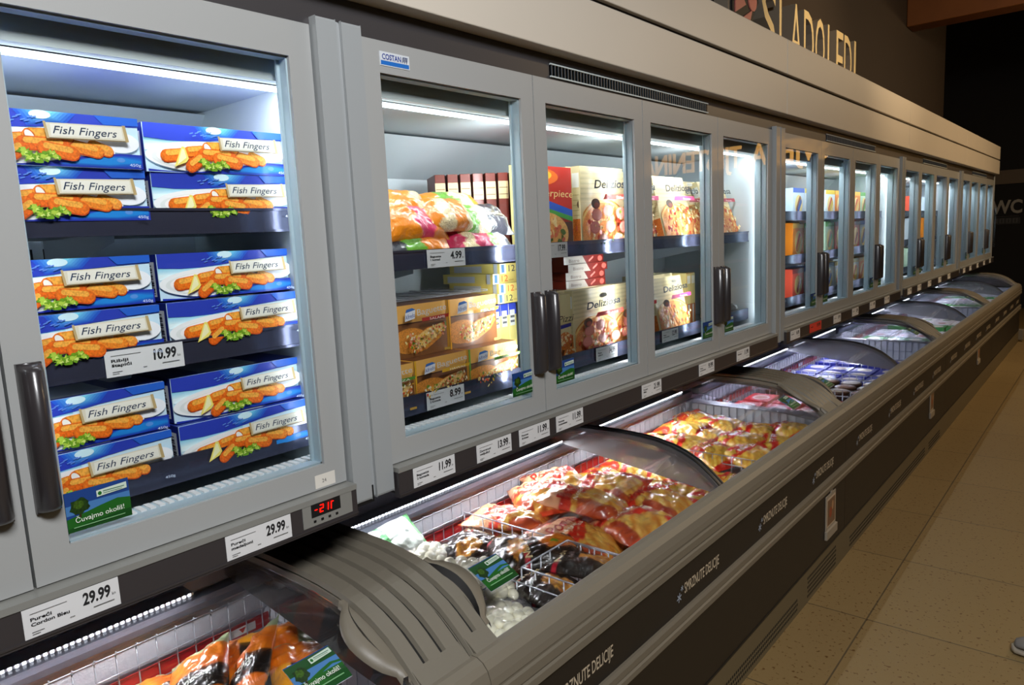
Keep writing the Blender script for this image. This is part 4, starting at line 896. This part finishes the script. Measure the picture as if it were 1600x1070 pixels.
for i in range(4): bagput(bag(.17, .24, .035, orange_col(i+9), 96+i, (), nx=18, ny=22), 'snack_bag', (-.30, -.08, .08, -.18)[i], (-.62, -.66, -.4, -.45)[i], .57, 1.5, 'orange bag of the layer beneath in the nearest chest, %s' % ('rear', 'outer left', 'front', 'centre')[i], 'bag', 'orange bags in the nearest chest')
# wire baskets / dividers
def divider(name, y, x0, x1, z0, z1, lab, ydepth=.0, r=.0024):
    m = MB()
    for z in (z1, z1-.035): m.tube([(x0, y, z), (x1, y, z)], r)
    m.tube([(x0, y, z0), (x1, y, z0)], r); q = x0
    while q <= x1+.001: m.tube([(q, y+.002, z0), (q, y+.002, z1)], r*.8, 5); q += .042
    return tag(m.build(name, M['wire']), lab, 'divider', 'wire dividers in the chests')
divider('wire_divider', .610, -.38, .24, .50, .690, 'wire divider between the black noodle bags and the potato bags')
divider('wire_divider', 1.715, -.38, .245, .50, .660, 'wire divider in front of the yellow fries bags')
def basket(x0, x1, y0, y1, z0, z1, lab, r=.0024, st=.045):
    m = MB(); rg = [(x0, y0), (x1, y0), (x1, y1), (x0, y1), (x0, y0)]
    for z in (z1, z1-.04, z0): m.tube([(x, y, z) for x, y in rg], r)
    for (a, b), (c2, d) in zip(rg, rg[1:]):
        n = max(1, int(round(math.hypot(c2-a, d-b)/st)))
        for q in range(n): t = q/n; m.tube([(a+(c2-a)*t, b+(d-b)*t, z0), (a+(c2-a)*t, b+(d-b)*t, z1)], r*.8, 5)
    return tag(m.build('wire_basket', M['wire']), lab, 'basket', 'wire baskets in the chests')
basket(.015, .245, .075, .355, .55, .672, 'wire basket holding dumplings in the near front corner')
basket(.055, .245, .385, .60, .55, .700, 'small wire basket by the front wall beside the black noodle bags')
# second chest further on: blue boxes, tubs and red packs
Y1 = L-.05
def ice_art(w, h, bg, fg, seed):
    a = Art(); a.rect(0, 0, w, h, bg); a.ell(w*.5, h*.5, w*.33, h*.3, (.95, .93, .9)); a.ell(w*.5, h*.48, w*.24, h*.2, fg, .6); a.text('Gelato', w*.2, h*.82, h*.10, (.97, .97, .97), width=w*.6); return a
def lay(mb): return mb
red = [None]; 
def flat_pack(w, h, t, bg, fg, seed):
    m = MB(); m.box(-w/2, w/2, -h/2, h/2, 0, t, 0, s2l(bg)); m.art(ice_art(w, h, bg, fg, seed), plane_fn((-w/2, -h/2, t+.0001), (1, 0, 0), (0, 1, 0))); return m
rp = flat_pack(.15, .20, .04, (.82, .10, .14), (.80, .60, .50), 1); r0 = None
q = 0
for yy in (2.90, 3.13):
    for j, xx in enumerate((-.33, -.15, .03, .19)):
        for lv in (0, 1):
            o = put_copy(r0, rp, 'ice_cream_pack', M['card'], (xx-.01, yy, .50+.042*lv), (0, 0, .08*math.sin(q)), 'flat red ice cream pack, %s row, %s stack, %s' % (('near', 'far')[yy > 3], ('rear', 'second', 'third', 'front')[j], ('lower', 'upper')[lv]), 'pack', 'red ice cream packs'); r0 = r0 or o; q += 1
divider('wire_divider', 3.26, -.38, .245, .50, .640, 'wire divider between the red packs and the round tubs', r=.003)
def tub_mesh(lid):
    m = MB(); m.lathe([(.045, 0), (.056, .062), (.060, .064), (.060, .074), (.054, .077)], (0, 0, 0), 18, 0, s2l((.30, .19, .13))); m.lathe([(.050, .0772), (.045, .0785)], (0, 0, 0), 18, 0, s2l(lid)); return m
tb = [tub_mesh((.80, .74, .64)), tub_mesh((.55, .38, .24)), tub_mesh((.93, .90, .86))]; t0 = [None]*3; q = 0
for i in range(3):
    for j in range(5):
        for lv in (0, 1):
            k = (i+j) % 3; o = put_copy(t0[k], tb[k], 'ice_cream_tub', M['card'], (-.34+.127*j, 3.34+.127*i, .465+.0795*lv), (0, 0, 0), '%s lidded ice cream tub, %s row, %s place from the rear, %s' % (('cream', 'brown', 'white')[k], ('near', 'middle', 'far')[i], ('first', 'second', 'third', 'fourth', 'fifth')[j], ('lower', 'upper')[lv]), 'tub', 'ice cream tubs'); t0[k] = t0[k] or o; q += 1
divider('wire_divider', 3.705, -.38, .245, .50, .650, 'wire divider between the tubs and the near blue packs', r=.003)
bp = flat_pack(.14, .15, .045, (.14, .18, .62), (.85, .80, .75), 2); p0 = None
for i in range(5):
    if i == 3: divider('wire_divider', 4.31, -.38, .245, .50, .650, 'wire divider amid the blue packs', r=.003)
    for j in range(4):
        o = put_copy(p0, bp, 'ice_cream_pack', M['card'], (-.33+.155*j, 3.80+.17*i+(.08 if i > 2 else 0), .555), (0, 0, .05*math.sin(i+j)), 'blue ice cream pack, %s row from the near divider, %s place from the rear' % (('first', 'second', 'third', 'fourth', 'fifth')[i], ('first', 'second', 'third', 'fourth')[j]), 'pack', 'blue ice cream packs'); p0 = p0 or o
    for j in range(4):
        if i < 3: put_copy(p0, None, '', None, (-.33+.155*j, 3.80+.17*i, .508), (0, 0, 0), 'blue ice cream pack of the lower layer, %s row, %s place from the rear' % (('first', 'second', 'third')[i], ('first', 'second', 'third', 'fourth')[j]), 'pack', 'blue ice cream packs')
cl2 = [((.20, .55, .22), (.9, .9, .8), 'green'), ((.90, .90, .92), (.70, .30, .30), 'white'), ((.90, .90, .92), (.20, .50, .25), 'pale')]
for i in range(6):
    b3 = flat_pack(.15, .20, .05, cl2[i % 3][0], cl2[i % 3][1], i); s0 = None
    for j in range(4):
        o = put_copy(s0, b3, 'frozen_food_pack', M['card'], (-.33+.16*j, 5.65+.24*i+(.2 if i > 2 else 0), .55), (0, 0, 0), '%s frozen pack, fourth chest, %s row, %s place from the rear' % (cl2[i % 3][2], ORD[min(i, 4)] if i < 5 else 'rearmost', ('first', 'second', 'third', 'fourth')[j]), 'pack', 'packs in the fourth chest'); s0 = s0 or o
for i in range(6):
    b3 = flat_pack(.15, .20, .05, cl2[(i+1) % 3][0], cl2[i % 3][1], i); s0 = None
    for j in range(4):
        o = put_copy(s0, b3, 'frozen_food_pack', M['card'], (-.33+.16*j, 7.90+.30*i, .56), (0, 0, 0), '%s frozen pack, farthest chest, %s row, %s place from the rear' % (cl2[(i+1) % 3][2], ORD[min(i, 4)] if i < 5 else 'rearmost', ('first', 'second', 'third', 'fourth')[j]), 'pack', 'packs in the farthest chest'); s0 = s0 or o

# ------------------------------------------------------------------ bags on the upper shelf, first door
def mix_col(bands, seed):
    def f(u, v):
        k = (v+.10*nz(u*5, v*5, seed))*len(bands); c = bands[int(max(0, min(len(bands)-1, k)))]; return c if len(c) > 3 else lerp(c, tuple(x*.85 for x in c), .5+.5*nz(u*9, v*9, seed+1))
    return f
OR, PK, GR, BK, CR, SV = (.96, .55, .10), (.86, .20, .38), (.42, .68, .18), (.20, .20, .23), (.93, .86, .70, .5), (.80, .82, .85)
for i, (x, y, z, ln, wd2, bands, lab, tx, tl) in enumerate((
    (-.165, .275, 1.560, .25, .10, [BK, GR, OR, OR], 'orange snack bag with a green and black end, left of the bottom layer', (), .9),
    (-.160, .520, 1.560, .26, .10, [PK, CR, PK, GR, SV, BK], 'pink snack bag with a silver end, right of the bottom layer', (), .9),
    (-.175, .265, 1.620, .24, .11, [OR, OR, PK, OR], 'orange snack bag at the left of the middle layer', (), .95),
    (-.175, .400, 1.640, .20, .11, [OR, CR, OR, CR], 'orange and cream snack bag in the middle of the heap', (), .9),
    (-.180, .545, 1.625, .24, .11, [CR, GR, CR, BK, BK, SV], 'black and green snack bag at the right of the middle layer', [('Baguette', .01, .00, .012, (.9, .85, .7), 1.57, .07)], .9),
    (-.215, .260, 1.665, .23, .11, [OR, OR, CR], 'orange snack bag topping the left of the heap', (), .75),
    (-.230, .480, 1.665, .25, .11, [OR, GR, CR, OR], 'orange and green snack bag at the back of the heap', (), .7))):
    bagput(bag(wd2, ln, .034, mix_col(bands, i), 120+i, tx, wr=.009, nx=22, ny=40), 'snack_bag', x, y, z+.02, 0, lab+', first door', 'bag', 'snack bags on the upper shelf', ry=tl)
# ------------------------------------------------------------------ boxes in the farther upright freezers
def carton(w, h, bg, fg, st, seed):
    a = Art(); a.rect(0, 0, w, h, bg); a.rect(0, h*.85, w, h, st); a.ell(w*.5, h*.45, w*.33, h*.33, (.98, .90, .60)); a.cap(w*.38, h*.3, w*.6, h*.62, w*.11, fg, .5); a.cap(w*.45, h*.28, w*.68, h*.55, w*.08, st, .7); return card_box(.12, w, h, a, st, bg, bg)
CC = [((.86, .92, .95), (.80, .30, .12), (.85, .75, .2), 'white and yellow'), ((.92, .55, .15), (.85, .30, .08), (.96, .75, .3), 'orange'), ((.78, .90, .80), (.60, .32, .10), (.35, .65, .25), 'pale green'), ((.90, .35, .25), (.95, .8, .5), (.6, .1, .1), 'red'), ((.80, .88, .95), (.55, .30, .15), (.2, .35, .7), 'pale blue')]
cm_ = {}
dn = ('first', 'second', 'third', 'fourth')
for n in (1, 2, 3):
    for dr in range(4):
        if n == 3 and dr > 1: continue
        for lv, zz in enumerate((1.630, 1.394, 1.1615)):
            for s in range(2 if n == 1 else 1):
                k = (n*3+dr+lv*2+s) % 5; h = (.172, .21, .175)[lv]; key = (k, lv)
                if key not in cm_: cm_[key] = carton(.19, h, *CC[k][:3], k).build('frozen_carton', M['card']); o = cm_[key]
                else: o = cm_[key].copy(); COL.objects.link(o)
                o.location = (-.19, n*L+dr*DW+.12+.20*s, zz); tag(o, '%s carton, %s shelf, %s door of the %s upright freezer, %s' % (CC[k][3], ('top', 'middle', 'bottom')[lv], dn[dr], ORD[n+1], ('left', 'right')[s]), 'food box', 'cartons in the farther freezers')

# ------------------------------------------------------------------ price tags
def price_tag(x, y, z, price, name, lab, w=.137, h=.047, bg=(.86, .86, .86), shelf=False):
    a = Art(); a.rect(0, 0, w, h, bg); ink = (.10, .10, .11)
    a.text(price, w*.60, h*.44, h*.42, ink, width=w*.30, bold=.035, shear=.06); a.text('kn', w*.915, h*.44, h*.12, ink, width=w*.04)
    for q, t in enumerate(name.split('|')): a.text(t, w*.07, h*(.56-.17*q), h*.115, ink, width=min(w*.46, w*.035*len(t)), bold=.03)
    a.rect(w*.07, h*.80, w*.44, h*.82, (.45, .45, .45)); a.rect(w*.07, h*.18, w*.19, h*.20, (.4, .4, .4)); a.rect(w*.07, h*.11, w*.15, h*.13, (.4, .4, .4)); a.rect(w*.70, h*.26, w*.93, h*.285, (.35, .35, .35)); a.rect(w*.45, h*.22, w*.5, h*.24, (.4, .4, .4))
    m = MB(); m.box(-.0008, 0, 0, w, 0, h, 0, s2l(bg)); m.art(a, plane_fn((.0001, 0, 0), (0, 1, 0), (0, 0, 1)))
    o = m.build('price_tag', M['flat']); o.location = (x, y, z); return tag(o, lab, 'price tag', 'price tags on the rails')
XR = .0305
for y, p, nm, lab in ((-.744, '29.99', 'Pureći|Cordon Bleu', 'white price tag reading 29.99, nearer of the two on the nearest rail'), (-.420, '29.99', 'Pureći|medaljoni', 'white price tag reading 29.99, beside the red temperature display'),
    (.043, '11.99', 'Baguette|2 komada', 'white price tag reading 11.99, first on the rail after the grey post'), (.260, '13.99', 'Zamrznuti|valjušci', 'white price tag reading 13.99'), (.431, '11.99', 'Pommes|frites', 'white price tag reading 11.99, just right of the 13.99 tag'),
    (.601, '11.99', 'Pommes|noisettes', 'white price tag reading 11.99, third along from the 13.99 tag'), (1.094, '21.99', 'Pureći|file', 'white price tag reading 21.99 under the second door'), (1.533, '9.99', 'Pizza|prosciutto', 'white price tag under the seam of the third door'), (1.894, '11.99', 'Sladoled|', 'white price tag under the fourth door')):
    price_tag(XR, y, 1.0235, p, nm, lab)
for i, y in enumerate((2.55, 3.25, 3.62, 4.02, 4.40, 5.10, 5.45, 5.85, 6.30, 6.75, 7.60, 8.0, 8.5, 9.0, 9.5)):
    price_tag(XR, y, 1.0235, ('14.99', '19.99', '12.99', '9.99')[i % 4], 'Sladoled|', 'white price tag on the far rail, %s along past the second grey post' % ('first', 'second', 'third', 'fourth', 'fifth', 'sixth', 'seventh', 'eighth', 'ninth', 'tenth', 'eleventh', 'twelfth', 'thirteenth', 'fourteenth', 'last')[i])
price_tag(XR, 2.838, 1.0235, '19.99', 'Akcija|', 'bright red price tag on the rail', w=.19, bg=(.88, .24, .16))
XS = -.1085
price_tag(XS, -.534, 1.3765, '10.99', 'Riblji|štapići', 'white shelf tag reading 10.99 among the fish finger boxes', w=.141)
price_tag(XS, .262, 1.5235, '4.99', 'Baguette|1 komad', 'white shelf tag reading 4.99 under the snack bags', w=.141)
price_tag(XS, .228, 1.1525, '8.99', 'Baguette|2 komada', 'white shelf tag reading 8.99 under the baguette boxes', w=.141)
price_tag(XS, .752, 1.5235, '17.99', 'Pizza|', 'white shelf tag reading 17.99 under the upper pizza boxes', w=.130)
price_tag(XS, 1.030, 1.1525, '14.99', 'Pizza|salami', 'white shelf tag below the salami pizza box on the lower deck', w=.135)
price_tag(XS, 1.500, 1.1525, '12.99', 'Pizza|prosciutto', 'white shelf tag reading 12.99 below the pink banded pizza box', w=.135)

# ------------------------------------------------------------------ sign letters, wall lettering, small things
def letter3d(name, ch, x, y, z, h, w, depth, lab, mats, cat='letter', grp=None, rotz=0.):
    vs, fs, wd, ns = text_mesh(ch, .5, 0.); m = MB(); sx = w/wd
    # local: y right, z up, x out
    pts = [((v[2]+.5)*depth, v[0]*sx, v[1]*h) for v in vs]
    m.v = pts
    for f, n in zip(fs, ns): m.f.append(f); m.m.append(0 if abs(n[2]) > .7 else 1); m.c.append((1, 1, 1, 1)); m.sm.append(False)
    o = m.build(name, mats); o.location = (x, y, z); o.rotation_euler = (0, 0, rotz); return tag(o, lab, cat, grp)
LM = [M['letter'], M['letterside']]
for ch, ya, yb_, lab in (('S', 3.55, 3.79, 'tall cream letter S, first of the sign'), ('L', 3.845, 4.00, 'tall cream letter L after the S'), ('A', 4.05, 4.265, 'tall cream letter A'), ('D', 4.315, 4.525, 'tall cream letter D before the O'),
                        ('O', 4.56, 4.77, 'tall cream letter O'), ('L', 4.84, 4.99, 'tall cream letter L after the O'), ('E', 5.055, 5.23, 'tall cream letter E'), ('D', 5.26, 5.465, 'tall cream letter D before the I'), ('I', 5.533, 5.583, 'tall cream letter I, last of the sign')):
    letter3d('sign_letter', ch, -.60, ya, 2.65, .435, yb_-ya, .10, lab, LM, 'letter', 'letters on the wall above the fascia')
g = empty('ice_cream_sign', (-.62, 3.06, 2.60), 'pink and dark ice cream shape left of the sign letters', 'sign')
def yz_plate(pts, x0, x1):
    m = MB(); n = len(pts); m.add([(x1, y, z) for y, z in pts]+[(x0, y, z) for y, z in pts], [tuple(range(n)), tuple(range(2*n-1, n-1, -1))]+[(i, i+n, (i+1) % n+n, (i+1) % n) for i in range(n)]); return m
yz_plate([(.07, .03), (.19, .0), (.19, .30), (.12, .56), (.07, .30)], 0, .085).build('rim', M['letterside'], g)
yz_plate([(.10, .04), (.20, .01), (.32, .03), (.36, .14), (.41, .27), (.48, .34), (.50, .56), (.10, .56)], 0, .10).build('backing', M['groove'], g)
for pc in ([(.15, .175), (.20, .06), (.26, .05), (.295, .12), (.372, .278)], [(.125, .222), (.275, .290), (.222, .335), (.125, .285)], [(.378+.062*math.cos(t*PI/8), .335+.062*math.sin(t*PI/8)) for t in range(16)]):
    yz_plate(pc, .1005, .108).build('pink_piece', M['pink'], g)
# far wall: toilet sign
a = Art(); a.text('WC', 0, .06, .225, (.66, .64, .60), width=.44, bold=.03); a.rect(.0, .0, .40, .004, (.40, .38, .36))
for q in range(4): a.rect(.03+.095*q, -.11, .10+.095*q, -.03, (.28, .27, .26)); a.ell(.065+.095*q, -.05, .010, .010, (.12, .11, .1)); a.rect(.055+.095*q, -.10, .075+.095*q, -.062, (.12, .11, .1))
m = MB().art(a, plane_fn((0, 0, 0), (1, 0, 0), (0, 0, 1)), step=.0006); m.box(0, .42, .0, .006, -.13, -.02, 0, s2l((.16, .15, .14)))
o = m.build('toilet_sign', M['flat']); o.location = (-.5, 13.985, 1.57); tag(o, 'grey WC lettering with small pictograms on the black far wall', 'sign')
# lettering on the far wall, glow added so its mirror image shows in the doors
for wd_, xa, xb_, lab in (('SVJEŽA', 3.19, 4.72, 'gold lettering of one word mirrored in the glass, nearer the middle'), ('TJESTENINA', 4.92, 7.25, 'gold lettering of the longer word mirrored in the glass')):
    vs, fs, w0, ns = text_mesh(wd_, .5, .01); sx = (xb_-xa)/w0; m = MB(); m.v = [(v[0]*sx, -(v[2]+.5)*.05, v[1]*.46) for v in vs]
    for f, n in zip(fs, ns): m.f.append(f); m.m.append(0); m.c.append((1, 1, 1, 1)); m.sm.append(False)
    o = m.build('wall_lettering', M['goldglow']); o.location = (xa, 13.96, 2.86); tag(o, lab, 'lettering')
t = empty('store_shelf', (3.2, 1.0, 0), 'long dark shop shelf across the aisle, seen only as a reflection', 'shelf')
MB().box(.40, .45, 0, 9, 0, 2.2).build('back_board', M['low'], t)
for q in range(5): MB().box(0, .42, 0, 9, .25+.42*q, .28+.42*q).build('shelf_board', M['band'], t); MB().box(-.012, 0, 0, 9, .24+.42*q, .285+.42*q).build('shelf_edge', M['yel'] if q % 2 else M['red'], t)
# acrylic holder at the far end of the row
h = MB(); h.box(-.18, .03, 9.93, 9.936, 1.20, 1.70); p = h.build('acrylic_panel', M['acrylic']); tag(p, 'clear acrylic panel sticking out at the far end of the upright freezers', 'panel')
# card holders on the lower front panels
def card_holder(y, z, w, h, lab):
    c = empty('card_holder', (.3245, y, z), lab, 'card holder', 'card holders on the chest fronts')
    MB().box(0, .004, 0, w, 0, h).build('backplate', M['plate'], c, bevel=.001)
    MB().box(0, .012, -.006, w+.006, -.022, .018).build('foot', M['plate'], c, bevel=.002)
    a = Art(); a.rect(0, 0, w-.02, h-.045, (.78, .70, .60)); a.rect(.006, .006, w-.026, h-.052, (.50, .38, .28)); a.ell(w*.35, h*.35, w*.14, h*.14, (.62, .30, .18)); a.ell(w*.55, h*.5, w*.1, h*.12, (.72, .55, .40))
    MB().box(.004, .005, .010, w-.010, .030, h-.015, 0, s2l((.78, .70, .60))).art(a, plane_fn((.0051, .010, .030), (0, 1, 0), (0, 0, 1))).build('picture_card', M['flat'], c)
    MB().box(0, .006, w*.5, w*.62, h, h+.022).build('clip', M['plate'], c); return c
card_holder(2.150, .222, .14, .175, 'card holder with a picture, nearest on the lower chest front')
card_holder(4.40, .270, .12, .165, 'card holder with a picture, second along the lower chest front')
card_holder(6.48, .300, .12, .165, 'card holder with a picture, third along the lower chest front')
# end guard at the far end
m = MB(); m.box(.20, .375, 9.96, 10.03, .02, .16); tag(m.build('end_guard', M['beige'], bevel=.01), 'beige guard block at the foot of the far chest end', 'guard')
# shoe of a passer-by at the right edge
s = empty('shoe', (1.18, 2.02, 0), 'grey trainer shoe on the floor at the right edge', 'shoe')
def shoe_ring(x, w, z0, z1, n=12): return [(x, w*math.cos(2*PI*k/n), z0+(z1-z0)*(.5+.5*math.sin(2*PI*k/n))) for k in range(n)]
def loft(rings):
    m = MB(); n = len(rings[0]); vs = [v for r in rings for v in r]; fs = [(i*n+k, i*n+(k+1) % n, (i+1)*n+(k+1) % n, (i+1)*n+k) for i in range(len(rings)-1) for k in range(n)]+[tuple(range(n-1, -1, -1)), tuple((len(rings)-1)*n+k for k in range(n))]
    m.add(vs, fs, 0, sm=True); return m
loft([shoe_ring(x, w, .022, z) for x, w, z in ((-.142, .012, .036), (-.135, .030, .046), (-.11, .042, .056), (-.06, .046, .066), (-.01, .043, .085), (.04, .038, .105), (.10, .037, .105), (.135, .030, .100), (.142, .012, .08))]).build('upper', M['shoe'], s)
loft([shoe_ring(x, w, .0, .026) for x, w in ((-.150, .014), (-.142, .034), (-.11, .047), (-.05, .050), (.02, .043), (.10, .040), (.14, .034), (.150, .015))]).build('sole', M['plate'], s)
for q in range(4): MB().tube([(-.055+.02*q, -.026, .062+.007*q), (-.05+.02*q, 0, .072+.008*q), (-.055+.02*q, .026, .062+.007*q)], .003, 5).build('lace', M['white'], s)
s.rotation_euler = (0, 0, .15)
